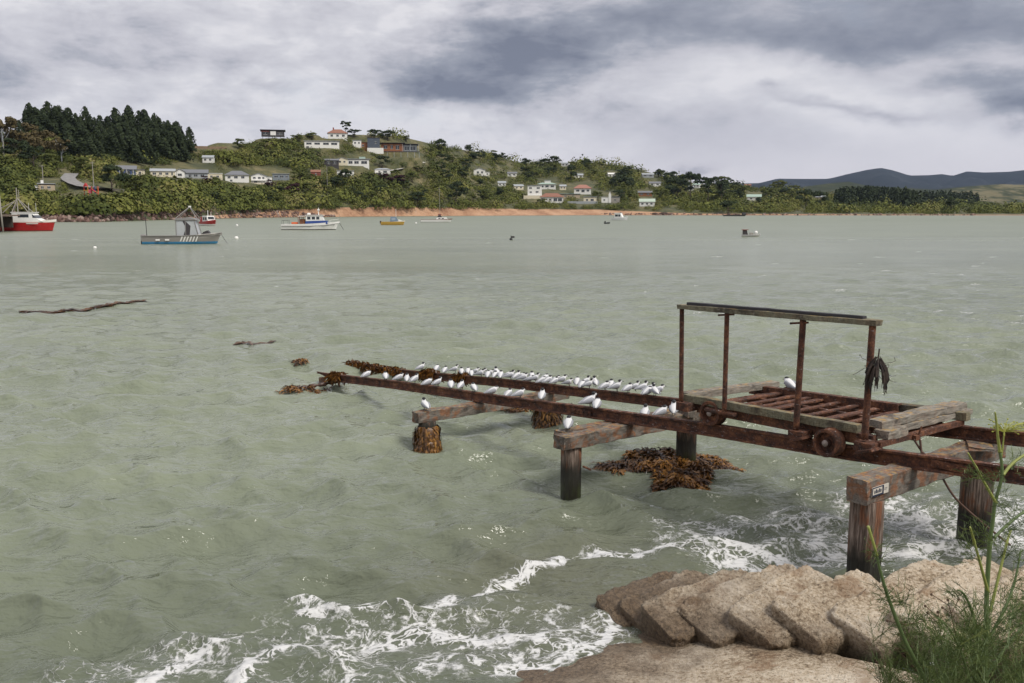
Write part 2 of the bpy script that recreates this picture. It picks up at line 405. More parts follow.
def m_hill(t):
    P = t.tc; a = t.noise(P, .028, 6, .6); b_ = t.noise(P, .16, 5, .6); c = t.noise(P, 1.1, 3)
    k = t.math('ADD', t.math('ADD', t.math('MULTIPLY', a, .5), t.math('MULTIPLY', b_, .35)), t.math('MULTIPLY', c, .18))
    g = t.ramp(k, [(.38, (.035, .042, .018)), (.48, (.065, .07, .028)), (.56, (.115, .105, .045)), (.64, (.19, .155, .078)), (.75, (.24, .19, .11))])
    t.set(t.p.inputs['Base Color'], g); t.set(t.p.inputs['Roughness'], .95)
    bump(t, b_, .5, 1.0)
HILL = mat('hillside grass', m_hill, 'World')
def build_headland():
    cols = np.concatenate([np.linspace(-500, 1500, 420)])
    rows = np.concatenate([[-.06, -.02], np.linspace(0, .1, 14), np.linspace(.12, 1, 70), [1.03, 1.08, 1.15, 1.3, 1.5, 1.8]])
    PXg, Vg = np.meshgrid(cols, rows); X, Y, Z = terr(PXg, Vg)
    nr, nc = PXg.shape; idx = np.arange(nr*nc).reshape(nr, nc)
    quads = np.stack([idx[:-1, :-1], idx[:-1, 1:], idx[1:, 1:], idx[1:, :-1]], -1).reshape(-1, 4)
    hill = np_mesh('headland', np.stack([X, Y, Z], -1).reshape(-1, 3), quads, HILL, smooth=True)
    tag(hill, kind='structure')

# strip of sand (or shingle) along the far waterline
def strip(name, pxs, v0, v1, dz, m, kind='structure'):
    pxs = np.asarray(pxs, float); vs = np.linspace(0, 1, 5)
    pg, vg = np.meshgrid(pxs, vs); vv = v0(pg)+(v1(pg)-v0(pg))*vg
    x, y, z = terr(pg, vv); z = z+dz; k = np.arange(pg.size).reshape(pg.shape)
    q = np.stack([k[:-1, :-1], k[:-1, 1:], k[1:, 1:], k[1:, :-1]], -1).reshape(-1, 4)
    o = np_mesh(name, np.stack([x, y, z], -1).reshape(-1, 3), q, m, smooth=True); tag(o, kind=kind); return o
def m_sand(t):
    a = t.noise(t.tc, .06, 5); b_ = t.noise(t.tc, .6, 4)
    t.set(t.p.inputs['Base Color'], t.ramp(t.math('ADD', t.math('MULTIPLY', a, .6), t.math('MULTIPLY', b_, .4)), [(.35, (.22, .11, .06)), (.55, (.42, .25, .15)), (.7, (.46, .31, .21))]))
    t.set(t.p.inputs['Roughness'], .95)
SAND = mat('beach sand', m_sand, 'World')
strip('beach', np.linspace(190, 1500, 260), lambda p: p*0-.004, lambda p: np.interp(p, [190, 240, 330, 480, 600, 700, 800, 900, 1500], [.004, .018, .036, .042, .034, .014, .012, .010, .006]), .35, SAND)

# winding road above the shore
def m_road(t):
    t.set(t.p.inputs['Base Color'], t.ramp(t.noise(t.tc, .5, 4), [(.3, (.17, .165, .16)), (.7, (.26, .25, .24))])); t.set(t.p.inputs['Roughness'], .9)
ROAD = mat('worn asphalt', m_road, 'World')
def ribbon(name, pts, w, m, dz=.5):
    b = MB(); P = [put(*p) for p in pts]; vs = []
    for i, p in enumerate(P):
        d = P[min(i+1, len(P)-1)]-P[max(i-1, 0)]; d.z = 0; d.normalize(); nrm = Vector((-d.y, d.x, 0))
        for k in (-1, 1):
            q = p+nrm*k*w/2; vs.append((q.x, q.y, p.z+dz))
    b.add(vs, [(2*i, 2*i+1, 2*i+3, 2*i+2) for i in range(len(P)-1)])
    o = b.build(name, m); tag(o, kind='structure'); return o
ribbon('road', [(72, 176), (68, 180), (70, 183), (76, 186), (84, 189), (92, 190.5), (102, 191), (118, 192.5)], 6.5, ROAD, 1.2)
ribbon('driveway', [(372, 175), (384, 173), (400, 170), (412, 167), (424, 163.5)], 5, CONCRETE, 1.2)

# ------------------------------------------------------------------ distant ranges
def ridge(name, Y, prof, depth, m, seed, amp=0.0):
    a = np.array(prof, float); pxs = np.linspace(a[0, 0], a[-1, 0], 260); ys = np.interp(pxs, a[:, 0], a[:, 1])
    top = CAMH+Y*slope_of(ys); x = (pxs-512)/KX*Y
    rows_ = []
    for v in np.linspace(-1, 1, 33):
        s = (1-abs(v))**1.25
        yy = Y+depth*v+fnoise(x, x*.3, 3/depth, seed)*depth*.18
        zz = top*s+(fnoise(x, yy+x*.2, 6/depth, seed)+.6*fnoise(x, yy-x*.3, 15/depth, seed+2))*amp*(1-abs(v))*min(1, abs(v)*3)-2*abs(v)
        rows_.append(np.stack([x*(yy/Y)**.6, yy, zz], -1))
    g = np.stack(rows_); k = np.arange(g.shape[0]*g.shape[1]).reshape(g.shape[:2])
    q = np.stack([k[:-1, :-1], k[:-1, 1:], k[1:, 1:], k[1:, :-1]], -1).reshape(-1, 4)
    o = np_mesh(name, g.reshape(-1, 3), q, m, smooth=True); tag(o, kind='structure'); return o
def m_far(stops, s):
    def b(t):
        k = t.math('ADD', t.math('MULTIPLY', t.noise(t.tc, s, 6, .6), .7), t.math('MULTIPLY', t.noise(t.tc, s*7, 4), .3))
        t.set(t.p.inputs['Base Color'], t.ramp(k, stops)); t.set(t.p.inputs['Roughness'], .95); t.set(t.p.inputs['Specular IOR Level'], .1)
    return b
FARH = mat('forested range', m_far([(.35, (.014, .021, .033)), (.6, (.024, .033, .045)), (.75, (.045, .052, .055))], .0012), 'World')  # forest colour with the blue of distant air mixed into the base
MIDH = mat('farmland hills', m_far([(.42, (.028, .036, .02)), (.5, (.05, .056, .028)), (.55, (.14, .125, .07)), (.75, (.20, .17, .10))], .0035), 'World')
ridge('distant_range', 7000, [(300, 200), (520, 195), (640, 188), (700, 186), (755, 184), (775, 179), (800, 178.5), (830, 178), (850, 173), (866, 169.5), (878, 168), (890, 171), (905, 176), (925, 175.5), (940, 174), (952, 175.5), (968, 170.5), (985, 171.5), (1010, 171), (1040, 168), (1100, 172), (1250, 165), (1500, 180)], 1800, FARH, 1.0, 130)
ridge('farmland_hills', 3400, [(600, 204), (760, 197), (800, 187), (830, 183), (850, 181), (870, 185), (930, 190), (960, 187), (1000, 184), (1040, 185), (1120, 190), (1250, 186), (1500, 195)], 700, MIDH, 2.0, 14)

# the low plain behind the water so that nothing ends in mid-air
b = MB(); b.add([(-9500, 2300, -1), (9500, 2300, -1), (9500, 9800, -1), (-9500, 9800, -1)], [(0, 1, 2, 3)])
tag(b.build('plain', MIDH), kind='structure')

# ================================================================== the water
SROT = R(127.5); O2 = Vector((2.70, 14.286, 0))
SD = Vector((math.cos(SROT), math.sin(SROT), 0)); TD = Vector((-math.sin(SROT), math.cos(SROT), 0))   # down the slip; towards us
def W3(s, t, z=0.0): return O2+SD*s+TD*t+Vector((0, 0, z))
def ST(p): d = Vector((p[0], p[1], 0))-O2; return d.dot(SD), d.dot(TD)
Yr = np.concatenate([np.exp(np.linspace(math.log(5.2), math.log(60), 470)), np.exp(np.linspace(math.log(60.8), math.log(1600), 240)), [2000, 2400]])
Cr = np.concatenate([np.linspace(-2.6, -.95, 40, endpoint=False), np.linspace(-.95, .95, 400), np.linspace(.95, 2.6, 41)[1:]])
Cg, Yg = np.meshgrid(Cr, Yr); WX = Cg*Yg; WY = Yg.copy()
cell = np.maximum(np.gradient(Yr)[:, None]*np.ones_like(WX), .006*Yg)
WZ = np.zeros_like(WX); hx = np.zeros_like(WX); hy = np.zeros_like(WX)
wr = np.random.default_rng(5)
for i in range(110):
    lam = math.exp(wr.uniform(math.log(.25), math.log(5.5))); th = R(255)+wr.normal()*.55
    k = 2*math.pi/lam; kx, ky = k*math.cos(th), k*math.sin(th); ph = wr.uniform(0, 6.28)
    A = .0068*lam**.72*(1.55 if lam < 1.3 else (1.1 if lam < 2.0 else .34))
    wgtm = np.clip((lam/cell-3.0)/3.0, 0, 1)
    wob = 1+.5*np.sin(WX*.37/lam**.5+WY*.29/lam**.5+ph*3)
    arg = kx*WX+ky*WY+ph
    WZ += A*wgtm*wob*np.sin(arg); cs = A*wgtm*wob*np.cos(arg)*.6
    hx += cs*math.cos(th); hy += cs*math.sin(th)
# sheltered, shoaling near the concrete
s_ = (WX-O2.x)*SD.x+(WY-O2.y)*SD.y; t_ = (WX-O2.x)*TD.x+(WY-O2.y)*TD.y
# foam: strokes laid out on the water where the waves break
foam = np.zeros_like(WX)
def fstroke(pts, w, k):
    global foam
    P = [at(*p) for p in pts]
    near = WY < 60
    for a, b_ in zip(P[:-1], P[1:]):
        d = b_-a; L2 = d.x*d.x+d.y*d.y
        u = np.clip(((WX-a.x)*d.x+(WY-a.y)*d.y)/L2, 0, 1)
        dd = np.hypot(WX-a.x-u*d.x, WY-a.y-u*d.y)
        foam = np.maximum(foam, np.where(near, k*np.exp(-(dd/w)**2), 0))
fstroke([(480, 592), (500, 580), (520, 574), (545, 566), (565, 556), (600, 549), (630, 548)], .13, .92)
fstroke([(600, 549), (650, 549), (690, 543), (720, 545), (750, 552), (780, 560)], .18, .95)
fstroke([(690, 548), (730, 560), (770, 568), (740, 575)], .28, .74)
fstroke([(770, 562), (800, 560), (830, 560), (870, 565)], .22, .62)
fstroke([(560, 660), (585, 650), (604, 640), (618, 622), (622, 612)], .10, 1.0)
fstroke([(500, 672), (530, 668), (560, 660), (590, 655)], .16, .86)
fstroke([(540, 640), (570, 645), (600, 646)], .28, .68)
fstroke([(140, 690), (180, 660), (215, 650), (235, 642)], .16, .86)
fstroke([(235, 683), (250, 665), (290, 650), (305, 640), (330, 650), (350, 660)], .14, .95)
fstroke([(300, 640), (340, 652), (370, 640), (400, 632), (425, 628), (470, 640), (510, 640)], .16, .92)
fstroke([(290, 600), (330, 608), (380, 606), (420, 610), (455, 602)], .13, .78)
fstroke([(300, 612), (350, 616), (415, 612), (450, 606)], .09, .86)
fstroke([(90, 683), (250, 640), (420, 625), (600, 630)], .62, .36)
fstroke([(250, 700), (400, 665), (540, 640)], .55, .44)
fstroke([(700, 530), (820, 520), (900, 515), (1024, 505)], .8, .42)
fstroke([(880, 500), (920, 520), (950, 535), (1010, 520), (1060, 510)], .7, .58)
fstroke([(850, 545), (900, 552), (960, 548), (1024, 540)], .35, .76)
fstroke([(780, 548), (850, 540), (840, 560)], .35, .66)
fstroke([(1000, 470), (1060, 480)], .5, .55)
# little white horses out in the bay
for i in range(130):
    yy = math.exp(wr.uniform(math.log(32), math.log(480))); cc = wr.uniform(-.6, .6)
    if i % 3 == 0: cc = wr.uniform(.2, .6)
    x0, y0 = cc*yy, yy; L = wr.uniform(.15, .6)*(yy/70)**.5; wd_ = L*.55
    sel = (abs(WY-y0) < 4*wd_+.02*y0) & (abs(WX-x0) < 4*L)
    foam[sel] = np.maximum(foam[sel], wr.uniform(.45, .8)*np.exp(-((WX[sel]-x0)/L)**2-((WY[sel]-y0-.15*(WX[sel]-x0))/max(wd_, .005*y0))**2))
foam = np.clip(foam, 0, 1.1)
chop = np.interp(WY, [5, 20, 60, 150, 400], [.03, .05, .14, .30, .40])      # waves too small for the sheet, as roughness
WZ += np.clip(foam-.75, 0, 1)*np.where(WY < 14, .10, 0)
# stirred-up sand close to the concrete
sand = np.exp(-(np.clip(-2.2-s_, -9, 0)/1.1)**2)*np.clip(1-np.abs(t_-4.6)/2.6, 0, 1)
def wz(x, y):
    """height of the water surface at a place"""
    i = min(max(int(np.searchsorted(Yr, y)), 0), len(Yr)-1); j = min(max(int(np.searchsorted(Cr, x/max(y, .1))), 0), len(Cr)-1)
    return float(WZ[i, j])
nearshore = .75*np.clip(1-np.maximum(s_+2.2, 0)/5.5, 0, 1)*np.clip((t_+6)/6, 0, 1)*np.where(s_ < 6, 1, 0)
calmz = 1-.72*np.exp(-(np.clip(s_+3.9, 0, 9)/1.3)**2)*np.clip((t_-2.6)/1.6, 0, 1)
WZ *= calmz; hx *= calmz; hy *= calmz
pts = np.stack([WX+hx, WY+hy, WZ], -1).reshape(-1, 3)
nr, nc = WX.shape; idx = np.arange(nr*nc).reshape(nr, nc)
quads = np.stack([idx[:-1, :-1], idx[:-1, 1:], idx[1:, 1:], idx[1:, :-1]], -1).reshape(-1, 4)
def m_water(t):
    P = t.tc
    fa = t.new('ShaderNodeAttribute', attribute_name='foam').outputs['Fac']; sa = t.new('ShaderNodeAttribute', attribute_name='sand').outputs['Fac']
    big = t.noise(t.scale(P, (.035, .09, 1)), 1.0, 4); mid = t.noise(t.scale(P, (.25, .6, 1)), 1.0, 5, .6)
    k = t.math('ADD', t.math('MULTIPLY', big, .6), t.math('MULTIPLY', mid, .4))
    c = t.ramp(k, [(.35, (.168, .190, .135)), (.55, (.210, .234, .168)), (.70, (.25, .273, .20))])
    c = t.mix(t.math('MULTIPLY', sa, .6), c, (.21, .165, .105))
    c = t.mix(t.new('ShaderNodeAttribute', attribute_name='nearshore').outputs['Fac'], c, (.098, .112, .078))      # darker olive towards the shore
    # lacy foam
    wv = t.new('ShaderNodeTexNoise', {'Vector': P, 'Scale': 2.6, 'Detail': 4}).outputs[1]
    Pw = t.vmath('ADD', P, t.vmath('MULTIPLY', t.vmath('SUBTRACT', wv, (.5, .5, .5)), (.75, .75, .2)))
    v1 = t.new('ShaderNodeTexVoronoi', {'Vector': Pw, 'Scale': 3.4}, feature='DISTANCE_TO_EDGE').outputs['Distance']
    v2 = t.new('ShaderNodeTexVoronoi', {'Vector': Pw, 'Scale': 9.0}, feature='DISTANCE_TO_EDGE').outputs['Distance']
    n1 = t.noise(P, 3.2, 8, .72, .4)
    lace = t.math('SUBTRACT', 1.0, t.math('MINIMUM', t.math('MULTIPLY', v1, 6.0), t.math('MULTIPLY', v2, 6.5)))
    q = t.math('ADD', t.math('MULTIPLY', lace, .28), t.math('MULTIPLY', n1, .80))
    n2_ = t.noise(P, 11, 6, .7, .5)
    q = t.math('ADD', t.math('MULTIPLY', q, .72), t.math('MULTIPLY', n2_, .42))
    fm = t.smooth(t.math('ADD', t.math('SUBTRACT', fa, .76), t.math('MULTIPLY', t.math('SUBTRACT', q, .50), 3.6)), .0, .55)
    fm = t.math('MULTIPLY', fm, t.smooth(fa, .06, .3))
    t.set(t.p.inputs['Base Color'], t.mix(fm, c, (.64, .64, .63)))
    t.set(t.p.inputs['Roughness'], t.math('ADD', t.math('MULTIPLY', fm, .6), t.new('ShaderNodeAttribute', attribute_name='chop').outputs['Fac']))
    t.set(t.p.inputs['IOR'], 1.33)
    t.set(t.p.inputs['Specular IOR Level'], .5)
    r1 = t.noise(t.scale(P, (1.1, 2.3, 1)), 1.3, 4, .52, .3); r2 = t.noise(t.scale(P, (3.2, 6.5, 1)), 1.6, 3, .5)
    h = t.math('ADD', t.math('ADD', t.math('MULTIPLY', r1, .8), t.math('MULTIPLY', r2, .30)), t.math('MULTIPLY', fm, .05))
    bump(t, h, 1.0, .16)
WATER = mat('milky green sea water', m_water, 'World')
water = np_mesh('water', pts, quads, WATER, smooth=True, attrs={'foam': foam.ravel(), 'sand': sand.ravel(), 'chop': chop.ravel(), 'nearshore': nearshore.ravel()})
tag(water, kind='structure')

# ================================================================== our own bank, the concrete ramp and the wall of cement sacks
ss = np.linspace(-14, -1.0, 110); tt = np.linspace(4.2, 14.5, 120)
Sg, Tg = np.meshgrid(ss, tt)
RZ = .155*(-3.90-Sg)+.035*fnoise(Sg, Tg, 1.7)+.012*fnoise(Sg, Tg, 6.1, 1.0)-.10*np.clip(Tg-6.3, 0, 3)*0
q0 = np.stack([O2.x+SD.x*Sg+TD.x*Tg, O2.y+SD.y*Sg+TD.y*Tg, RZ], -1)
k = np.arange(Sg.size).reshape(Sg.shape); qd = np.stack([k[:-1, :-1], k[:-1, 1:], k[1:, 1:], k[1:, :-1]], -1).reshape(-1, 4)[:, ::-1]
def m_sackcon(ramp_):
    def b(t):
        P = t.tc; z = t.new('ShaderNodeSeparateXYZ', {0: P}).outputs[2]
        a = t.noise(P, 1.6, 5, .6); g = t.noise(P, 26, 5, .75); sp_ = t.new('ShaderNodeTexVoronoi', {'Vector': P, 'Scale': 42}).outputs['Distance']
        base = t.ramp(t.math('ADD', t.math('MULTIPLY', g, .6), t.math('MULTIPLY', a, .4)), [(.34, (.07, .05, .035)), (.42, (.31, .23, .145)), (.50, (.58, .475, .345)), (.62, (.78, .69, .56))])
        base = t.mix(t.math('MULTIPLY', t.smooth(sp_, .22, .08, 0, .85), t.smooth(a, .38, .55)), base, (.075, .055, .04))
        ir = t.smooth(t.noise(P, 2.4, 4), .52, .66, 0, .6)
        base = t.mix(ir, base, (.26, .15, .075))
        zz = t.math('ADD', z, t.math('MULTIPLY', t.math('SUBTRACT', t.noise(P, 3.5, 5, .65), .5), .5 if not ramp_ else .28))
        geo = t.new('ShaderNodeNewGeometry'); up = t.new('ShaderNodeSeparateXYZ', {0: geo.outputs['True Normal']}).outputs[2]
        lo, hi_ = (.0, .24) if ramp_ else (.14, .66)
        wet = t.smooth(zz, hi_, lo)
        if ramp_: wet = t.math('MAXIMUM', wet, t.math('MULTIPLY', t.new('ShaderNodeAttribute', attribute_name='foot').outputs['Fac'], t.smooth(g, .35, .55, 1.0, .55)))
        weed = t.ramp(g, [(.3, (.03, .02, .012)), (.52, (.12, .078, .042)), (.7, (.22, .145, .08))])
        base = t.mix(t.math('MULTIPLY', wet, .92), base, weed)
        t.set(t.p.inputs['Base Color'], base); t.set(t.p.inputs['Roughness'], t.math('SUBTRACT', .93, t.math('MULTIPLY', wet, .45)))
        g2 = t.noise(P, 60, 3, .7); bump(t, t.math('ADD', t.math('ADD', g, t.math('MULTIPLY', g2, .4)), t.math('MULTIPLY', t.smooth(sp_, .05, .3), .5)), 1.0, .035)
    return b
RAMPM = mat('rough concrete', m_sackcon(True), 'World')
FOOTL = [(-3.52, 4.98), (-3.86, 4.92), (-4.22, 4.90), (-4.9, 4.52), (-5.68, 4.06), (-6.5, 3.56), (-7.85, 2.8)]
foot = np.zeros_like(Sg)
for (a_, b_), (c_, d_) in zip(FOOTL[:-1], FOOTL[1:]):
    ex, ey_ = c_-a_, d_-b_; u_ = np.clip(((Sg-a_)*ex+(Tg-b_)*ey_)/(ex*ex+ey_*ey_), 0, 1); foot = np.maximum(foot, np.exp(-(np.hypot(Sg-a_-u_*ex, Tg-b_-u_*ey_)/.20)**2))
ramp = np_mesh('ramp', q0.reshape(-1, 3), qd, RAMPM, smooth=True, attrs={'foot': foot.ravel()}); tag(ramp, kind='structure')

# earth bank under our feet, above the head of the ramp
gx = np.linspace(-12, 16, 90); gy = np.linspace(-8, 6.2, 70); GX, GY = np.meshgrid(gx, gy)
edge = 2.3+.55*np.clip(GX, -1, 6)+.2*fnoise(GX, GY, .8)
GZ = 2.35-.75*np.clip(GY-edge+1.0, 0, 9)+.06*fnoise(GX, GY, 2.2)
GZ = np.where(GX < -.5, GZ-.5*np.clip(-.5-GX, 0, 2)*np.clip((GY+1)*.6, 0, 1), GZ)
k = np.arange(GX.size).reshape(GX.shape); qd = np.stack([k[:-1, :-1], k[:-1, 1:], k[1:, 1:], k[1:, :-1]], -1).reshape(-1, 4)
def m_earth(t):
    t.set(t.p.inputs['Base Color'], t.ramp(t.noise(t.tc, 3, 6, .65), [(.35, (.05, .04, .025)), (.5, (.09, .085, .04)), (.7, (.16, .14, .085))])); t.set(t.p.inputs['Roughness'], .95)
    bump(t, t.noise(t.tc, 14, 5), .8, .05)
tag(np_mesh('bank', np.stack([GX, GY, GZ], -1).reshape(-1, 3), qd, mat('bank earth', m_earth, 'World'), smooth=True), kind='structure')

wall_ = empty('sack_seawall', W3(-6.5, 3.6, 0), SROT, 'long stepped wall of pale hardened concrete sacks between the boat ramp and the sea', 'seawall')
SACKM = mat('hardened concrete sacks', m_sackcon(False), 'World')
def sack(s0, t0, z0, L, Wd, Hh, seed, roll, tilt, yaw):
    nu, nv = 72, 56; vs = []
    sg = lambda x, p: math.copysign(abs(x)**p, x)
    M = Matrix.Rotation(yaw, 4, 'Z') @ Matrix.Rotation(roll, 4, 'Y') @ Matrix.Rotation(tilt, 4, 'X')
    for i in range(nu+1):                       # along t: from -L/2 to L/2
        ph = math.pi*(i/nu-.5); cp = sg(math.cos(ph), .13); y = sg(math.sin(ph), .50)*L/2
        for j in range(nv):
            a = 2*math.pi*j/nv
            x = sg(math.cos(a), .20)*cp*Wd/2; z = sg(math.sin(a), .20)*cp*Hh/2
            q = M @ Vector((x, y+.05*z/Hh, z)); w = Vector((s0, t0, z0))+q
            d = mnoise.noise(w*2.3+Vector((seed, 0, 0)))*.03+mnoise.noise(w*6.5+Vector((0, seed, 0)))*.032+mnoise.noise(w*15)*.026+mnoise.noise(w*34)*.018
            dirv = Vector((math.cos(a)*cp, .4*math.sin(ph), math.sin(a)*cp))
            q = q+M.to_3x3() @ dirv*d
            vs.append((s0+6.5+q.x, t0-3.6+q.y, z0+q.z))
    fs = [(i*nv+j, (i+1)*nv+j, (i+1)*nv+(j+1) % nv, i*nv+(j+1) % nv) for i in range(nu) for j in range(nv)]
    b_ = MB(); b_.add(vs, fs); o = b_.build('concrete_sack', SACKM, wall_, smooth=True); return o
fr = [(-3.52, 4.90), (-3.86, 4.86), (-4.22, 4.86), (-4.55, 4.68), (-4.90, 4.48), (-5.28, 4.26), (-5.68, 4.02), (-6.1, 3.78), (-6.5, 3.52), (-6.95, 3.28), (-7.4, 3.0), (-7.85, 2.75)]
srng = random.Random(4)
for i, (s0, t0) in enumerate(fr):
    L = 1.25+srng.uniform(-.12, .18)+(.25 if i > 5 else 0); zr = .155*(-3.85-s0)
    sack(s0, t0-L/2+.02, zr+(.0 if i < 2 else .035)+.010*i, L*(.85 if i < 2 else 1), .60+srng.uniform(-.03, .07), (.34 if i < 2 else .38)+.018*i, i*3.1, R(-14+srng.uniform(-5, 5)), R(-5-srng.uniform(0, 3)), R(srng.uniform(-6, 6)-4))

# ================================================================== the old slip: rails, cross beams, piles
slip = empty('slipway', W3(0, 0, 0), SROT, 'old boat slip of two rusty steel rails on timber piles, running into the sea', 'slipway')
far_z = tab((-9, 1.86), (-5.19, 1.496), (-4.3, 1.425), (.04, 1.024), (4.53, .670), (5.18, .615), (8.94, .272), (11.22, .150))
near_z = tab((-9, 1.80), (-5.88, 1.509), (-3.95, 1.345), (-2.12, 1.235), (.4, 1.033), (2.98, .825), (6.2, .574), (9.81, .25))
NEAR_T = 1.6
def rail(t0, zf, s0, s1, name='rail'):
    b = MB(); h, w, tw, tf = .165, .125, .030, .024
    prof = [(-w/2, 0), (w/2, 0), (w/2, tf), (tw/2, tf+.012), (tw/2, h-tf-.012), (w/2*.72, h-tf), (w/2*.72, h), (-w/2*.72, h), (-w/2*.72, h-tf), (-tw/2, h-tf-.012), (-tw/2, tf+.012), (-w/2, tf)]
    N = int((s1-s0)/.09); m = len(prof); vs = []
    for i in range(N+1):
        s = s0+(s1-s0)*i/N
        z = float(zf(s))-h; wig = .012*math.sin(s*1.1+t0*3)
        tp = min(1, max(.22, (s1-s)/1.0)); z += h*(1-tp)
        for (y, zz) in prof:
            y *= .35+.65*tp; zz *= tp
            nn = mnoise.noise(Vector((s*7, y*30+t0, zz*30)))*.007
            vs.append((s, t0+y+wig+nn, z+zz+nn*.8))
    fs = [(i*m+j, (i+1)*m+j, (i+1)*m+(j+1) % m, i*m+(j+1) % m) for i in range(N) for j in range(m)]
    fs += [tuple(range(m)), tuple(range((N+1)*m-1, N*m-1, -1))]
    b.add(vs, fs)
    return b.build(name, RUST, slip)
rail(0.0, far_z, -9.0, 11.3); rail(NEAR_T, near_z, -9.0, 9.9)
# fish plates and dogs where the rails are joined
for (s, t0, zf) in ((.55, NEAR_T, near_z), (-1.3, 0.0, far_z), (3.6, 0.0, far_z), (-5.2, NEAR_T, near_z)):
    b = MB(); z = float(zf(s)); 
    for sg in (-1, 1):
        b.box(s-.22, s+.22, t0+sg*.022, t0+sg*.040, z-.125, z-.045)
        for q in (-.15, -.05, .05, .15): b.lathe([(.016, 0), (.016, .02)], 8, 'y', (s+q, t0+sg*.040 if sg > 0 else t0-.06, z-.085))
    b.build('joint_plate', RUST, slip)
def cross(s, ztop, t0, t1, w, h, seed, ds=0.0, m=TIMBER):
    b = MB(); b.beam((s+ds, t0, ztop-h/2), (s, t1, ztop-h/2), w, h, 26, .016, seed=seed)
    return b.build('cross_beam', m, slip)
B3S = -4.66
c3 = cross(B3S, 1.268, -.55, 2.50, .24, .26, 1)
cross(-.36, .918, -.55, 2.86, .23, .19, 2); cross(-.05, .895, -.35, 2.62, .18, .17, 3)
cross(3.33, .618, -.45, 2.92, .22, .19, 4)
def pile(s, t0, r, ztop, seed, lean=(0, 0), zb=-1.6, square=False):
    b = MB(); n_ = 20; vs = []; N = 22
    for i in range(N+1):
        f = i/N; z = zb+(ztop-zb)*f
        for j in range(n_):
            a = 2*math.pi*j/n_; rr = r
            if square: rr = r*min(1/max(abs(math.cos(a)), abs(math.sin(a))), 1.28)*.93
            rr *= 1+.10*mnoise.noise(Vector((math.cos(a)*2.6+seed, math.sin(a)*2.6, z*.6)))+.05*mnoise.noise(Vector((math.cos(a)*7+seed, math.sin(a)*7, z*1.1)))
            vs.append((s+lean[0]*(1-f)+rr*math.cos(a), t0+lean[1]*(1-f)+rr*math.sin(a), z+(.02*mnoise.noise(Vector((a, seed, 0))) if i == N else 0)))
    b.add(vs, [(i*n_+j, i*n_+(j+1) % n_, (i+1)*n_+(j+1) % n_, (i+1)*n_+j) for i in range(N) for j in range(n_)]+[tuple(range(N*n_, (N+1)*n_))])
    return b.build('pile', PILE, slip, smooth=not square)
pile(B3S, 2.30, .145, 1.015, 1, square=True); pile(-4.72, .02, .18, 1.015, 2)
pile(-.30, 2.58, .140, .735, 3); pile(-.16, .02, .165, .735, 4)
pile(3.30, 2.70, .15, .435, 5); pile(3.38, -.05, .15, .435, 6)
# small printed plate screwed to the near end of the upper beam (white, navy frame, marks too worn to read)
NAVY = paint('navy print', (.012, .02, .055), .5, .1); PLATEW = paint('worn white plate', (.60, .56, .50), .5, .18, scale=20)
xs = B3S-.131; pw = MB(); pw.box(xs-.006, xs, 2.13, 2.44, 1.095, 1.195); plate = pw.build('plate', PLATEW, slip)
pn = MB(); x0, x1 = xs-.0085, xs-.0062
pn.box(x0, x1, 2.225, 2.438, 1.183, 1.193); pn.box(x0, x1, 2.225, 2.438, 1.097, 1.113); pn.box(x0, x1, 2.428, 2.438, 1.1132, 1.1828); pn.box(x0, x1, 2.225, 2.25, 1.1132, 1.1828)
for i in range(5): pn.box(x0, x1, 2.27+i*.028, 2.287+i*.028, 1.128, 1.128+[.03, .04, .025, .04, .03][i])
pn.box(x0, x1, 2.16, 2.21, 1.150, 1.154); pn.box(x0, x1, 2.165, 2.21, 1.136, 1.139)
pn.build('plate_print', NAVY, plate)
# plank lying along the outside of the far rail, and bolts standing out of the piles
b = MB(); b.beam((-.75, -.20, .985), (2.6, -.22, .735), .17, .06, 20, .01, seed=31); b.build('plank', PALE_TIMBER, slip)
b = MB(); b.beam((-7.5, -.17, 1.60), (-4.2, -.16, 1.34), .15, .05, 16, .01, seed=32); b.build('plank', TIMBER, slip)
b = MB(); b.tube([(-.46, 2.50, .45), (-.62, 2.50, .44)], .014, 7); b.build('bolt', RUST, slip)
b = MB(); b.beam((-.62, .38, .94), (-.25, .24, .94), .22, .10, 6, .012, seed=33); b.build('packing_block', TIMBER, slip)
b = MB(); b.beam((-4.9, .34, 1.28), (-4.45, -.36, 1.29), .26, .03, 6, .012, seed=36); b.build('packing_block', TIMBER, slip)

# ================================================================== the cradle cart
CS, CT = -2.95, 1.0
cart = empty('boat_cart', W3(CS, CT, 1.2), SROT, 'rusty boat cradle cart with one tall post rail, standing on the slip rails', 'cart')
def cl(s, t, z): return (s-CS, t-CT, z-1.2)
def cz(s, z): return z+(-1.6-s)*.022                # the cart stands a little less steep than the rails
def cbeam(name, a, b_, w, h, m, seed, seg=12, rough=.008):
    q = MB(); q.beam(cl(*a), cl(*b_), w, h, seg, rough, seed=seed); return q.build(name, m, cart)
def csteel(name, a, b_, w, h, shape='box', parent=None):
    q = MB(); A, B = Vector(cl(*a)), Vector(cl(*b_)); d = B-A; L = d.length
    M = Matrix.Translation(A) @ d.to_track_quat('X', 'Z').to_matrix().to_4x4()
    if shape == 'box': q.box(0, L, -w/2, w/2, -h/2, h/2, M)
    else:                                             # channel
        q.box(0, L, -w/2, -w/2+.02, -h/2, h/2, M); q.box(0, L, -w/2+.02, w/2, h/2-.02, h/2, M); q.box(0, L, -w/2+.02, w/2, -h/2, -h/2+.02, M)
    return q.build(name, RUST, parent or cart)
cbeam('side_board', (-1.58, 1.66, 1.515), (-4.14, 1.66, 1.575), .10, .10, BOARD, 41, 24)
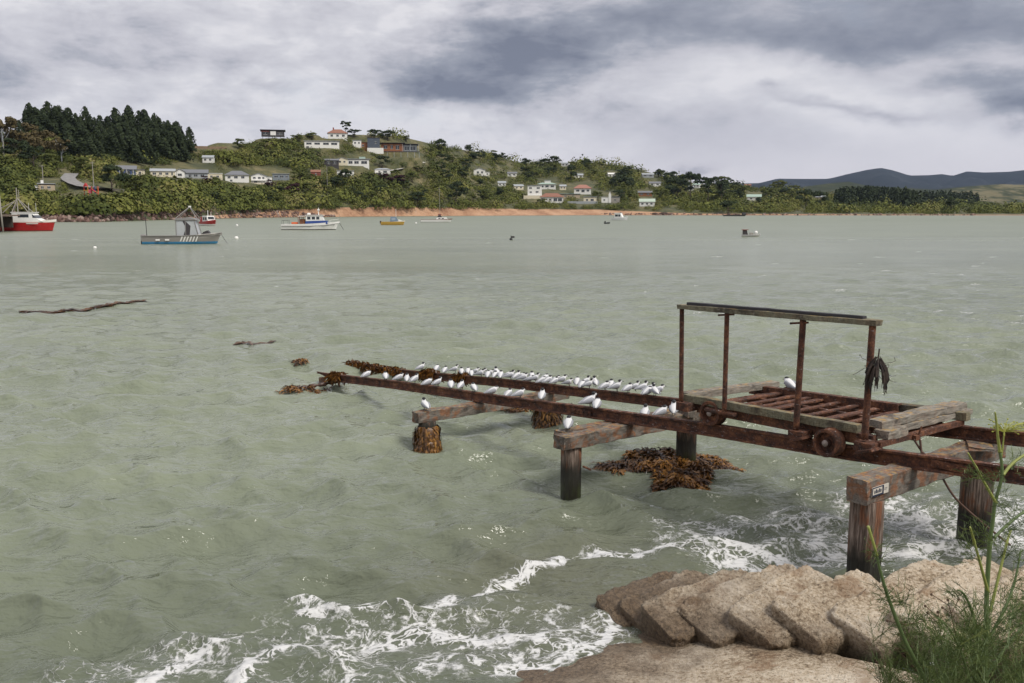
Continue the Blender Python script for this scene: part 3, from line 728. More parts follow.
csteel('side_beam', (-1.75, 1.585, 1.40), (-4.30, 1.585, 1.455), .10, .12)
csteel('side_beam', (-1.44, .10, 1.425), (-3.74, .10, 1.525), .10, .13, 'channel')
csteel('side_beam', (-1.60, .19, 1.35), (-4.32, .19, 1.43), .10, .09)
cbeam('side_board', (-3.68, .02, 1.53), (-4.55, .0, 1.56), .12, .10, BOARD, 43, 8)
cbeam('end_board', (-1.50, 1.60, 1.52), (-1.62, -.22, 1.49), .16, .09, PALE_TIMBER, 44, 16)
cbeam('end_board', (-4.24, 1.52, 1.625), (-4.33, -.22, 1.635), .19, .085, PALE_TIMBER, 45, 18, .012)
cbeam('end_board', (-4.28, 1.30, 1.545), (-4.40, -.30, 1.56), .13, .07, PALE_TIMBER, 46, 14, .014)
cbeam('end_block', (-4.36, 1.56, 1.535), (-4.36, 1.16, 1.545), .17, .10, PALE_TIMBER, 47, 6, .014)
csteel('end_bar', (-4.40, 1.70, 1.455), (-4.48, .0, 1.475), .07, .06)
csteel('end_bar', (-1.72, 1.62, 1.40), (-1.80, .1, 1.39), .07, .07)
csteel('inner_beam', (-1.75, 1.08, 1.395), (-4.2, 1.08, 1.455), .06, .08); csteel('inner_beam', (-1.75, .62, 1.395), (-4.2, .62, 1.455), .06, .08)
for i, s in enumerate((-1.95, -2.2, -2.42, -2.62, -2.9, -3.15, -3.42, -3.7, -3.95)):
    cbeam('slat', (s, 1.54, cz(s, 1.455)), (s-.03+.02*math.sin(i*5), .16, cz(s, 1.45)), .075+.03*(i % 3 == 0), .022, RUST, 60+i, 8, .006)
# four round posts carrying the guide rail
posts = ((-1.60, 1.47, 2.725, -.03), (-2.33, 1.47, 2.735, -.01), (-3.40, 1.44, 2.765, .03), (-4.285, 1.50, 2.775, .02))
for i, (s, z0, z1, ln) in enumerate(posts):
    q = MB(); m = 14; r = .031 if i < 2 else .037
    q.tube([cl(s-ln*(k/m), 1.78, z0+(z1-z0)*k/m) for k in range(m+1)], [r*(1+.06*mnoise.noise(Vector((i*3, k*1.3, 0)))) for k in range(m+1)], 12)
    o = q.build('post', RUST, cart, smooth=True)
for i, (s, z0) in enumerate(((-1.66, 1.44), (-3.43, 1.40), (-4.30, 1.44))):
    q = MB(); w, h = (.10, .075) if i != 2 else (.11, .07)
    c = cl(s, 1.75, z0)
    q.box(c[0]-w, c[0]+w, c[1]-.12, c[1]+.09, c[2]-h, c[2]+h*.5)
    if i: q.prism([(c[0]-w*1.3, c[2]-h*.5), (c[0]+w*.8, c[2]-h*1.6), (c[0]+w*.5, c[2]-h*.9), (c[0]-w*1.1, c[2]-h*.1)], c[1]-.10, c[1]+.13)
    q.build('post_socket', RUST, cart, bevel=.006)
q = MB(); c = cl(-2.28, 1.74, 1.435); q.tube([(c[0]-.2, c[1]-.02, c[2]), (c[0]+.3, c[1]-.02, c[2]-.005)], .035, 8); q.build('pipe_stub', RUST, cart, smooth=True)
cbeam('guide_rail', (-1.54, 1.78, 2.75), (-4.38, 1.78, 2.805), .13, .062, BOARD, 48, 26, .006)
q = MB(); q.beam(cl(-1.68, 1.77, 2.800), cl(-2.95, 1.77, 2.826), .085, .035, 16, .004, seed=51); q.beam(cl(-2.955, 1.77, 2.826), cl(-4.20, 1.77, 2.85), .075, .030, 16, .004, seed=52)
q.build('rubbing_strip', paint('tarred strip', (.030, .028, .032), .7, .2), cart)
for s in (-2.33, -3.40):
    q = MB(); c = cl(s, 1.78, 2.715); q.tube([(c[0]-.10, c[1], c[2]+.01), (c[0]+.02, c[1]+.01, c[2]-.005), (c[0]+.13, c[1]+.02, c[2]-.02)], .014, 6); q.build('bent_strap', RUST, cart)
def wheel(s, t0, t1, z, r=.16):
    # hollow steel drum wheel, open dish facing outwards
    q = MB(); w = t1-t0; o = 1 if t1 > t0 else -1; w = abs(w)
    prof = [(r*.30, 0), (r*.92, .0), (r*1.06, .012), (r*1.06, .03), (r, .045), (r*.985, w-.03), (r*1.02, w-.022), (r*1.02, w-.004), (r*.985, w), (r*.80, w), (r*.755, w-.012), (r*.70, w-.07), (r*.30, w-.062), (r*.27, w-.03), (r*.18, w-.022), (r*.16, w-.008), (0.0001, w-.006)]
    c = cl(s, t0, z); q.lathe([(a, h*o) for a, h in prof], 28, 'y', c)
    wo = q.build('wheel', RUST, cart, smooth=True)
    bs = wo.modifiers.new('edge', 'EDGE_SPLIT'); bs.split_angle = R(35)
    h = MB(); h.lathe([(.0001, -.01), (.034, -.01), (.040, .0), (.034, .014), (.020, .016), (.016, .026), (.0001, .028)], 12, 'y', (c[0], c[1]+o*(w-.004), c[2]))
    h.build('hub', PALEHUB, wo, smooth=True)
PALEHUB = paint('pale worn metal', (.30, .25, .22), .7, .25, .3, 30)
wheel(-2.04, 1.56, 1.73, 1.385); wheel(-3.84, 1.685, 1.85, 1.375)
wheel(-2.04, .04, -.11, 1.37); wheel(-3.90, .06, -.10, 1.415)
for s, z in ((-2.04, 1.38), (-3.93, 1.42)):
    q = MB(); q.tube([cl(s, 1.62, z), cl(s, .02, z)], .032, 10); q.build('axle', RUST, cart, smooth=True)
q = MB(); c = cl(-4.47, 1.05, 1.45); q.box(c[0]-.04, c[0]+.03, c[1]-.05, c[1]+.05, c[2]-.03, c[2]+.03); q.tube([(c[0]-.02, c[1]-.02, c[2]), (c[0]-.05, c[1]-.04, c[2]+.13)], .011, 7)
q.build('hauling_lug', RUST, cart)

# hauling wire hanging from the cart end
P0 = W3(-4.53, 1.05, 1.44)
def wpath(pts, r, name, label, cat, m=RUST):
    b = MB(); 
    b.tube(pts, r, 7); return b
cab = MB()
E1 = atY(931, 457, W3(-4.9, 1.1).y); E2 = at(942, 477, 1.0); E3 = at(957, 500, .72); E4 = at(985, 525, .42); E5 = at(1010, 545, .3)
def bez(pts, n_=8):
    out = []
    P = [Vector(p) for p in pts]
    for i in range(len(P)-1):
        p0, p1, p2, p3 = P[max(i-1, 0)], P[i], P[i+1], P[min(i+2, len(P)-1)]
        for k in range(n_):
            t = k/n_; out.append(.5*((2*p1)+(p2-p0)*t+(2*p0-5*p1+4*p2-p3)*t*t+(3*p1-p0-3*p2+p3)*t**3))
    return out+[P[-1]]
cab.tube(bez([P0, P0+Vector((.02, -.05, -.18)), E1, E2, E3, E4, E5]), .013, 7)
cab.tube(bez([P0+Vector((-.07, 0, 0)), P0+Vector((.03, -.03, -.15)), E1+Vector((.0, 0, .0))]), .012, 7)
tag(cab.build('hauling_wire', paint('rusty wire', (.10, .055, .04), .8, .2), smooth=True), 'rusty hauling wire sagging from the cart end past the beam to the shore pile', 'wire')

# ================================================================== kelp
def kelp(name, p, rx, ry, rz, N, label, seed, arms=0, size=.035, hang=0.0, m=None, group=None):
    g = np.random.default_rng(seed); V = []; Q = []; T = []; k = 0
    for i in range(N):
        a = g.uniform(0, 6.283); rr = math.sqrt(g.uniform(0, 1))*(1+.16*math.sin(a*3+seed)+.16*math.sin(a*7+seed*2)); x = math.cos(a)*rr*rx; y = math.sin(a)*rr*ry
        lump = .5+.5*math.sin(x*11+seed)*math.cos(y*9-seed)
        z = max(rz*(1-min(rr, 1)**2)*lump*g.uniform(.2, 1.1)-.03+.02*math.sin(x*14+y*10+seed), -.045)+wz(p.x+x, p.y+y)
        th = a+g.normal()*1.1; d = np.array([math.cos(th), math.sin(th), g.uniform(-.35, .25)]); d /= np.linalg.norm(d)
        L = size*g.uniform(.9, 2.6); w = size*g.uniform(.16, .36); sd = np.cross(d, [g.normal()*.5, g.normal()*.5, 1]); sd /= max(np.linalg.norm(sd), .1)
        c = np.array([x, y, z]); t = np.clip(.46+.34*math.sin(x*9+y*13+seed)+g.normal()*.2, 0, 1); md = c+d*L*.5+np.array([0, 0, .22*L*g.uniform(.1, 1)]); e = c+d*L+np.array([0, 0, -.15*L])
        V += [c-sd*w*.5, c+sd*w*.5, md+sd*w, md-sd*w, e+sd*w*.3, e-sd*w*.3]
        Q += [(k, k+1, k+2, k+3), (k+3, k+2, k+4, k+5)]; T += [t]*6; k += 6
    o = np_mesh(name, np.array(V), np.array(Q), m or KELP, attrs={'tint': T}); o.location = (p.x, p.y, .03)
    return tag(o, label, 'seaweed', group)
k1 = W3(0, .02); 
kelp('kelp_clump', at(676, 467), .66, .80, .15, 5200, 'mound of orange brown kelp floating around the dark middle pile below the cart', 1, size=.06)
kelp('kelp_raft', at(634, 469), .62, .34, .09, 1900, 'ragged dark kelp raft trailing left from the kelp mound', 2, size=.06)
kelp('kelp_raft', at(711, 464), .34, .55, .14, 1700, 'reddish kelp patch on the water right of the middle pile', 3, size=.055)
kelp('kelp_clump', at(681, 483), .36, .46, .18, 2200, 'bright orange kelp tuft at the front of the kelp mound', 4, size=.055)
def kelp_sleeve(p, r, z0, z1, N, label, seed, flare=.0):
    g = np.random.default_rng(seed); V = []; Q = []; T = []; k = 0
    for i in range(N):
        a = g.uniform(0, 6.283); z = g.uniform(z0, z1); f = (z1-z)/(z1-z0); rr = r*(1+flare*f+.16*math.sin(a*3+seed)*math.sin(z*7))
        rad = np.array([math.cos(a), math.sin(a), 0]); c = rad*rr*g.uniform(.9, 1.12)+np.array([0, 0, z]); tg = np.array([-math.sin(a), math.cos(a), 0])
        d = np.array([0, 0, -1.])+rad*g.uniform(0, .5)+tg*g.normal()*.4; d /= np.linalg.norm(d); L = g.uniform(.06, .15); w = g.uniform(.010, .022)
        md = c+d*L*.5+rad*.02; e = c+d*L
        V += [c-tg*w, c+tg*w, md+tg*w, md-tg*w, e+tg*w*.5, e-tg*w*.5]; Q += [(k, k+1, k+2, k+3), (k+3, k+2, k+4, k+5)]; T += [g.uniform(.1, 1)]*6; k += 6
    o = np_mesh('kelp_sleeve', np.array(V), np.array(Q), KELP, attrs={'tint': T}); o.location = p; return tag(o, label, 'seaweed')
kelp_sleeve(W3(3.30, 2.70), .165, -.12, .36, 1700, 'thick brown kelp sleeve hanging on the outermost near pile', 5, .28)
kelp_sleeve(W3(3.38, -.05), .20, -.1, .36, 700, 'dark kelp sleeve round the pile behind the row of terns', 6, .35)
kelp('kelp_clump', at(527, 409), .75, .40, .14, 1500, 'brown kelp spread on the water under the far rail', 7, size=.06)
def rail_kelp(s0, s1, t0, zf, N, label, seed, r=.10):
    g = np.random.default_rng(seed); V = []; Q = []; T = []; k = 0
    for i in range(N):
        s = g.uniform(s0, s1); a = g.uniform(-.9, 4.0); c = np.array([s, t0+math.cos(a)*r*g.uniform(.6, 1.1), float(zf(s))-.06+math.sin(a)*r*g.uniform(.6, 1.1)])
        d = g.normal(size=3)*.5+np.array([0, math.cos(a)*.5, -.8]); d /= np.linalg.norm(d); L = g.uniform(.06, .18); w = g.uniform(.012, .026)
        sd = np.cross(d, [1, 0, .2]); sd /= np.linalg.norm(sd); md = c+d*L*.5; e = c+d*L
        V += [c-sd*w, c+sd*w, md+sd*w, md-sd*w, e+sd*w*.4, e-sd*w*.4]; Q += [(k, k+1, k+2, k+3), (k+3, k+2, k+4, k+5)]; T += [g.uniform(.1, .7)]*6; k += 6
    o = np_mesh('kelp_fringe', np.array(V), np.array(Q), KELP, attrs={'tint': T}); o.location = W3(0, 0, 0); o.rotation_euler = (0, 0, SROT); return tag(o, label, 'seaweed')
rail_kelp(8.6, 11.4, 0.0, far_z, 500, 'brown kelp fringe draped over the seaward tip of the far rail', 8)
rail_kelp(7.15, 7.75, 0.0, far_z, 260, 'kelp bunch wrapped on the far rail behind two terns', 9, .12)
rail_kelp(6.05, 6.35, 0.0, far_z, 200, 'narrow orange kelp bunch hanging off the far rail', 10, .12)
rail_kelp(8.6, 9.15, NEAR_T, near_z, 260, 'kelp bunch wrapped on the seaward tip of the near rail', 11, .12)
# half-sunk branch off the end of the slip
b = MB(); A, B_ = at(347, 379, .10), at(287, 391, -.01); b.tube(bez([A, at(325, 384, .09), at(305, 387, .05), B_]), [.05, .045, .05, .02]*6+[.02], 9)
bl = b.build('driftwood', mat('wet wood', lambda t: (t.set(t.p.inputs['Base Color'], t.ramp(t.noise(t.tc, 9, 5), [(.3, (.02, .012, .01)), (.7, (.12, .06, .04))])), t.set(t.p.inputs['Roughness'], .4))), smooth=True)
tag(bl, 'half sunken brown branch with a stub, off the tip of the near rail', 'driftwood')
q = MB(); c = at(322, 384, 0); q.beam((c.x, c.y, -.1), (c.x+.01, c.y, .16), .15, .12, 6, .01, seed=9); q.build('stub', TIMBER, bl)
kelp('kelp_raft', at(303, 390), .50, .30, .06, 600, 'reddish kelp caught on the half sunken branch', 12, size=.06)
kelp('kelp_raft', at(300, 363.5), .20, .2, .10, 260, 'small brown kelp knot in open water left of the far rail tip', 13, size=.06)
# the long floating streamer on the left and the drowned shadow of another
def streamer(pts, w, N, label, seed, zz=.01):
    g = np.random.default_rng(seed); P = bez([at(*p) for p in pts], 14); V = []; Q = []; T = []; k = 0
    for i in range(N):
        f = g.uniform(0, len(P)-1.001); j = int(f); c = P[j].lerp(P[j+1], f-j); ww = w*math.sin(math.pi*min(max(f/(len(P)-1), .04), .98))**.6
        c = np.array(c)+np.array([0, g.normal()*ww*.5, zz+g.uniform(0, .04)]); c[2] += wz(c[0], c[1]); d = np.array(P[j+1]-P[j]); d /= np.linalg.norm(d); d = d+g.normal(size=3)*[.25, .25, .1]; L = g.uniform(.15, .4); w2 = g.uniform(.02, .05)
        sd = np.array([-d[1], d[0], .2]); md = c+d*L*.5+[0, 0, .03]; e = c+d*L
        V += [c-sd*w2*.4, c+sd*w2*.4, md+sd*w2, md-sd*w2, e+sd*w2*.3, e-sd*w2*.3]; Q += [(k, k+1, k+2, k+3), (k+3, k+2, k+4, k+5)]; T += [g.uniform(.1, .55)]*6; k += 6
    return tag(np_mesh('kelp_streamer', np.array(V), np.array(Q), KELP, attrs={'tint': T}), label, 'seaweed')
streamer([(18, 312.5), (40, 313), (62, 312), (85, 309.5), (110, 306.5), (128, 303.5), (142, 301.5)], .11, 900, 'long dark kelp streamer floating alone on the left', 14)
streamer([(232, 344), (243, 342.5), (255, 343), (270, 341)], .12, 60, 'faint drowned kelp streamer left of the slip tip', 15, -.01)
# dried kelp hung on the shoreward post of the cart
hk = cl(-4.40, 1.80, 2.36); g = np.random.default_rng(3); b = MB(); c0 = W3(-4.40, 1.80, 2.40)
for i in range(46):
    a = g.uniform(0, 6.28); r = g.uniform(.01, .07); L = g.uniform(.16, .36); top = c0+Vector((r*.5*math.cos(a), r*.5*math.sin(a), g.uniform(-.06, .05)))
    d = Vector((math.cos(a)*.11, math.sin(a)*.11, 0)); w = g.uniform(.006, .016)
    b.tube([top, top+d*.55+Vector((0, 0, -L*.35)), top+d*.8+Vector((0, 0, -L*.75)), top+d*g.uniform(.4, 1.1)+Vector((0, 0, -L))], [w*.5, w, w*.9, w*.2], 5)
for i in range(16):
    p = c0+Vector((0, 0, -.08)); pts = [p]; d = Vector((g.normal(), g.normal(), g.normal()*.5)).normalized()
    for k in range(6): pts.append(pts[-1]+d*.05); d = (d+Vector((g.normal(), g.normal(), g.normal()-.35))*.45).normalized()
    b.tube(pts, .0028, 4)
b.tube([c0+Vector((0, 0, -.05)), c0+Vector((.01, 0, .13))], .008, 6)
tag(b.build('dried_kelp', DRYKELP), 'black dried kelp bunch hung on the shoreward post of the cart', 'seaweed')

# ================================================================== terns
WHITEF = paint('white feathers', (.66, .66, .67), .7, .04); GREYF = paint('pale grey feathers', (.30, .31, .34), .7, .06); BLACKF = paint('black feathers', (.012, .012, .014), .6, .1)
def make_tern(kind):
    """origin under the feet, bill towards +x; 0 upright, 1 sitting low, 2 hunched with drawn-in neck"""
    root = empty('tern', (0, 0, 0)); up = {0: .026, 1: .0, 2: .014}[kind]
    b = MB(); hd = {0: (.052, .152), 1: (.060, .098), 2: (.050, .122)}[kind]; hx, hz = hd
    rings = [(-.118, .026+up, .006, .004), (-.090, .036+up, .020, .012), (-.060, .046+up, .036, .028), (-.025, .055+up, .047, .042), (.010, .062+up, .050, .050), (.036, .072+up, .043, .047), ((.050+hx)/2, (.092+up+hz)/2-.006, .034, .036), (hx, hz, .027, .030), (hx+.016, hz+.002, .023, .024), (hx+.028, hz-.002, .011, .011), (hx+.032, hz-.003, .002, .002)]
    n_ = 12; vs = []
    for (x, z, w, h) in rings:
        for j in range(n_):
            a = 2*math.pi*j/n_; vs.append((x, w*math.cos(a), z+h*math.sin(a)))
    b.add(vs, [(i*n_+j, i*n_+(j+1) % n_, (i+1)*n_+(j+1) % n_, (i+1)*n_+j) for i in range(len(rings)-1) for j in range(n_)]+[tuple(range(n_-1, -1, -1)), tuple(range((len(rings)-1)*n_, len(rings)*n_))])
    b.build('body', WHITEF, root, smooth=True)
    for sg in (-1, 1):
        w = MB(); prof = [(-.150, .030+up, .004), (-.10, .042+up, .014), (-.05, .056+up, .026), (.0, .066+up, .030), (.030, .072+up, .014)]
        vs = []
        for (x, z, h) in prof:
            yb = .056 if x > -.06 else .056*max(0, (x+.175)/.115)
            for j in range(6):
                a = -1.2+2.5*j/5; vs.append((x, sg*(yb*math.cos(a*.55)+.002), z+h*1.2*math.sin(a)))
            vs.append((x, sg*yb*.5, z))
        w.add(vs, [(i*7+j, i*7+(j+1) % 7, (i+1)*7+(j+1) % 7, (i+1)*7+j) for i in range(4) for j in range(7)]); w.build('wing', GREYF, root, smooth=True)
    c = MB(); c.ball((hx-.004, 0, hz+.013), .030, .0255, .0200, 10, 6); c.build('cap', BLACKF, root, smooth=True)
    k = MB(); k.tube([(hx+.027, 0, hz), (hx+.046, 0, hz-.003), (hx+.066, 0, hz-.010)], [.007, .005, .001], 6); k.build('bill', BLACKF, root)
    if kind != 1:
        for sg in (-.016, .016):
            l = MB(); l.tube([(.004, sg, .02+up), (.006, sg, .004), (.022, sg, .003)], [.005, .004, .005], 5); l.build('leg', BLACKF, root)
    return root
protos = [make_tern(k) for k in range(3)]
used = [False]*3; brng = random.Random(21)
def bird(p, kind, yaw, label, group=None, size=1.0):
    o = protos[kind] if not used[kind] else copy_tree(protos[kind]); used[kind] = True
    o.location = p; o.rotation_euler = (0, 0, yaw); o.scale = (size,)*3
    o['label'] = label; o['category'] = 'bird'
    if group: o['group'] = group
def on_rail(px, t0, zf, dz=0.0):
    lo, hi_ = -8.5, 11.0
    for _ in range(40):
        m = (lo+hi_)/2; x = proj(W3(m, t0, float(zf(m))))[0]
        if x > px: lo = m
        else: hi_ = m
    return W3(lo, t0, float(zf(lo))+dz)
GF = 'white terns along the far rail'; GN = 'white terns along the near rail'; GB = 'white terns behind the far rail row'
LF = 'white black-capped tern standing in the row along the far rail'; LN = 'white black-capped tern standing on the near rail'; LB = 'white tern on the plank just behind the far rail'
WIND = R(62)
far = [445, 461.7, 471.5, 481, 488, 495, 500.8, 510.6, 517, 524, 530, 535.5, 542, 548.4, 555, 569, 582, 589, 605, 616.7, 628, 647.5, 655]
back = [436.7, 455, 468, 476, 483, 490, 497, 507.8, 521, 532, 545, 556, 562.7, 577, 586, 595, 611, 635, 643, 650, 659.5]
near = [385.6, 399.6, 407, 415, 428, 438, 451, 461, 474, 493, 520, 542]
plank_z = lambda s: far_z(s)-.01
for x in far: bird(on_rail(x, brng.uniform(-.02, .02), far_z), brng.choice([0, 1, 2, 2]), WIND+brng.uniform(-1.3, 1.1), LF, GF, brng.uniform(1.0, 1.15))
for x in back: bird(on_rail(x, -.20, plank_z, .01), brng.choice([0, 0, 2, 1]), WIND+brng.uniform(-1.2, 1.0), LB, GB, brng.uniform(1.0, 1.15))
for x in near: bird(on_rail(x, NEAR_T+brng.uniform(-.02, .02), near_z), brng.choice([0, 1, 2, 2]), WIND+brng.uniform(-.8, .9), LN, GN, brng.uniform(1.03, 1.18))
bird(on_rail(421.4, 0, far_z), 0, R(35), 'upright white tern nearest the sea on the far rail', None, 1.15)
bird(on_rail(367, NEAR_T, near_z), 1, R(50), 'white tern farthest out on the tip of the near rail', None, 1.2)
bird(W3(3.33, 2.72, .618), 0, R(120), 'white tern standing on the grey beam end above the kelp covered pile', None, 1.2)
bird(W3(-.05, 2.42, .895), 2, R(80), 'white tern on the orange beam end above the bare pile', None, 1.25)
bird(on_rail(590, NEAR_T, near_z), 0, R(20), 'larger looking white tern at the joint of the near rail, wings spread back', None, 1.3)
bird(on_rail(597, NEAR_T, near_z), 1, R(75), 'white tern huddled right beside the tern at the near rail joint', None, 1.2)
bird(W3(-.36, 1.18, .918), 0, R(75), 'tern with its back turned on the middle beam close to the near rail', None, 1.25)
bird(W3(-.40, .86, .918), 2, R(30), 'tern on the middle beam halfway between the rails', None, 1.2)
bird(W3(-.42, .62, .918), 0, R(80), 'tern on the middle beam close to the far rail', None, 1.25)
bird(W3(3.3, .95, .618), 2, R(60), 'tern on the outer beam between the two rails', None, 1.15)
bird(W3(-2.10, .1, 1.52), 1, R(110), 'single tern resting on the rusty side beam of the cart', None, 1.3)
# ================================================================== boats
def hull(L, B, H, draft=.45, bow=1.25, fine=.55, flare=.12, stern=.82):
    """planked shell with deck; x forward, waterline z=0"""
    b = MB(); N = 18; sec = []
    for i in range(N+1):
        f = i/N; x = -L/2+L*f
        w = B/2*(stern+(1-stern)*math.sin(min(f/.5, 1)*math.pi/2)) if f < .5 else B/2*(1-((f-.5)/.5)**(2.4))
        w = max(w, .02); sh = H*(1+(bow-1)*max(0, (f-.25)/.75)**1.8); kl = -draft*(1-max(0, (f-.72)/.28)**2)
        wl = w*(1-flare-fine*max(0, (f-.5)/.5)**1.5*.6); xo = .0 if f < .7 else -.11*L*((f-.7)/.3)**1.3
        sec.append([(x+xo, 0, kl), (x+xo*.85, wl*.55, kl*.55), (x+xo*.6, wl, .06), (x+xo*.3, w*.97, sh*.62), (x, w, sh), (x, w*.93, sh), (x, w*.93, sh*.80), (x, 0, sh*.82)])
    m = 8; vs = [p for s in sec for p in s]+[(p[0], -p[1], p[2]) for s in sec for p in s]; o = (N+1)*m; fs = []
    for i in range(N):
        for j in range(m-1):
            a = i*m+j; fs.append((a, a+m, a+m+1, a+1)); fs.append((o+a, o+a+1, o+a+m+1, o+a+m))
    fs.append(tuple([j for j in range(m)]+[o+j for j in range(m-2, 0, -1)]))
    b.add(vs, fs); return b
def hull_mat(name, bands, rough=.4):
    """paint bands by height on the hull: (z, colour)"""
    def bl(t):
        z = t.new('ShaderNodeSeparateXYZ', {0: t.tc}).outputs[2]; c = bands[0][1]
        for zz, cc_ in bands[1:]: c = t.mix(t.math('GREATER_THAN', z, zz), c, cc_)
        k = t.noise(t.scale(t.tc, (1, 1, 3)), 2.5, 4); c = t.mix(t.smooth(k, .5, .75, 0, .25), c, (.25, .2, .15))
        t.set(t.p.inputs['Base Color'], c); t.set(t.p.inputs['Roughness'], rough)
    return mat(name, bl)
def boat(name, px, py, rz, label, cat='boat'):
    p = at(px, py, 0); return empty(name, p, rz, label, cat), p
def bx(parent, name, m, x0, x1, y0, y1, z0, z1, bevel=0.0):
    b = MB(); b.box(x0, x1, y0, y1, z0, z1); return b.build(name, m, parent, bevel=bevel)
def tb(parent, name, m, pts, r=.03, n_=6):
    b = MB(); b.tube(pts, r, n_); return b.build(name, m, parent)
def cabin(parent, m, prof, w, name='cabin'):
    b = MB(); b.prism(prof, -w/2, w/2); return b.build(name, m, parent, bevel=.03)
def sidewin(parent, x0, x1, z0, z1, w, m=None, both=True):
    b = MB()
    for sg in ((-1, 1) if both else (-1,)):
        y = sg*(w/2+.012); b.box(x0, x1, min(y, y-sg*.02), max(y, y-sg*.02), z0, z1)
    return b.build('window', m or GLASS_D, parent)

# dull aluminium workboat with blue bottom
r_, p = boat('aluminium_workboat', 183.5, 243.8, R(7), 'dull aluminium workboat with blue bottom, canopy and white slanted stripes on its side')
H = hull(9.3, 2.7, 1.0, .35, 1.35, flare=.10).build('hull', hull_mat('aluminium hull', [(0, (.03, .18, .34)), (.30, (.26, .245, .225))], .45), r_, smooth=False)
tb(r_, 'rub_rail', ALU, [(-4.6, -1.15, 1.0), (-2, -1.37, 1.0), (0, -1.38, 1.01), (2, -1.30, 1.11), (4.0, -.70, 1.27), (4.62, 0, 1.36)], .05)
for i in range(6):
    x = .0+i*.36; b = MB(); yf = lambda x: -(1.352-.014*max(0, x)**2)
    b.add([(x-.16, yf(x)+.10, .30), (x-.0, yf(x)+.10, .30), (x+.28, yf(x)-.02, .92), (x+.12, yf(x)-.02, .92), (x-.16, yf(x)+.14, .30), (x, yf(x)+.14, .30), (x+.28, yf(x)+.02, .92), (x+.12, yf(x)+.02, .92)], [(0, 1, 2, 3), (7, 6, 5, 4), (0, 4, 5, 1), (3, 2, 6, 7), (1, 5, 6, 2), (0, 3, 7, 4)]); b.build('stripe', WHITE, r_)
for x in (-2.7, -1.6): bx(r_, 'fender', WHITE, x-.25, x+.25, -1.40, -1.28, .42, .60, .03)
bx(r_, 'outboard_motor', ALU, -4.95, -4.35, -.35, .35, .35, 1.15, .08)
bx(r_, 'outboard_leg', BLACKRUB, -5.0, -4.75, -.1, .1, -.4, .5)
tb(r_, 'aerial', BLACKRUB, [(-4.1, -.7, 1.0), (-4.15, -.7, 3.35)], .04)
cabin(r_, CLEAR, [(-.55, 1.0), (2.0, 1.05), (1.55, 2.85), (-.55, 2.85)], 1.9, 'canopy_sides')
cabin(r_, ALU, [(-.8, 2.86), (1.9, 2.86), (1.7, 3.08), (.8, 3.22), (-.5, 3.12)], 2.1, 'canopy_roof')
for x in (-.58, .55, 1.62):
    tb(r_, 'canopy_post', ALU, [(x if x < 1 else 2.05, -.98, 1.0), (x, -.98, 2.86)], .045); tb(r_, 'canopy_post', ALU, [(x if x < 1 else 2.05, .98, 1.0), (x, .98, 2.86)], .045)
cabin(r_, DARKPAINT, [(.25, 1.0), (1.0, 1.0), (1.15, 2.2), (.55, 2.8), (.2, 2.8), (.6, 2.0)], 1.95, 'helm_seat')
cabin(r_, DARKPAINT, [(2.2, 1.1), (3.3, 1.25), (3.0, 1.65), (2.5, 1.45)], .9, 'windlass')
for a, c in (((-.6, -.9, 3.1), (.9, -.15, 4.45)), ((2.0, -.9, 3.0), (1.0, -.15, 4.45)), ((-.6, .9, 3.1), (.9, .15, 4.45)), ((2.0, .9, 3.0), (1.0, .15, 4.45))): tb(r_, 'arch_tube', ALU, [a, c], .05)
bx(r_, 'masthead_light', WHITE, .8, 1.1, -.15, .15, 4.4, 4.62, .04)
tb(r_, 'bow_line', BLACKRUB, [(4.5, 0, 1.25), (4.9, -.1, .6), (5.3, -.2, 0)], .025)

# white launch with blue band
r_, p = boat('white_launch', 311, 229.8, R(6), 'white wooden launch with navy cabin band, orange gear aft and a short white mast')
hull(12.2, 3.4, 1.25, .7, 1.45).build('hull', hull_mat('white hull', [(0, (.02, .018, .02)), (.16, (.78, .77, .74))]), r_)
tb(r_, 'rub_rail', DARKPAINT, [(-6.0, -1.45, .78), (-3, -1.66, .78), (0, -1.70, .8), (3, -1.45, .95), (5.2, -.55, 1.2)], .05)
cabin(r_, BLUEP, [(-1.0, 1.1), (3.7, 1.25), (3.5, 1.95), (-1.0, 1.85)], 2.6)
cabin(r_, WHITE, [(-.9, 1.86), (2.9, 1.96), (2.5, 3.05), (-.9, 3.0)], 2.3, 'wheelhouse')
for x0, x1 in ((-.6, .1), (.35, 1.05), (1.3, 1.95)): sidewin(r_, x0, x1, 2.2, 2.8, 2.3)
bx(r_, 'wheelhouse_roof', WHITE, -1.1, 2.9, -1.3, 1.3, 3.06, 3.16, .04)
bx(r_, 'aft_canopy', WHITE, -2.6, -1.1, -1.25, 1.25, 2.85, 2.95, .03)
for x in (-2.5, -1.7):
    for y in (-1.15, 1.15): tb(r_, 'canopy_post', REDWALL if x < -2 else DARKPAINT, [(x, y, 1.1), (x, y, 2.85)], .07)
cabin(r_, BROWNWOOD, [(-2.2, 1.05), (-1.15, 1.05), (-1.15, 2.3), (-2.2, 2.3)], 1.2, 'companion_locker')
bx(r_, 'orange_bin', ORANGE, -4.0, -2.7, -.9, .3, 1.05, 1.65, .12)
tb(r_, 'mast', WHITE, [(1.7, 0, 3.1), (1.7, 0, 4.7)], .09); bx(r_, 'radar', WHITE, 1.45, 1.95, -.3, .3, 4.1, 4.35, .08)
bx(r_, 'life_raft', WHITE, -.7, .0, -.35, .35, 3.16, 3.6, .15)
b = MB()
for y in (-1.3, 1.3): b.tube([(-5.9, y, 1.0), (-5.9, y, 2.0), (-4.6, y, 2.0), (-4.6, y, 1.0)], .04, 6)
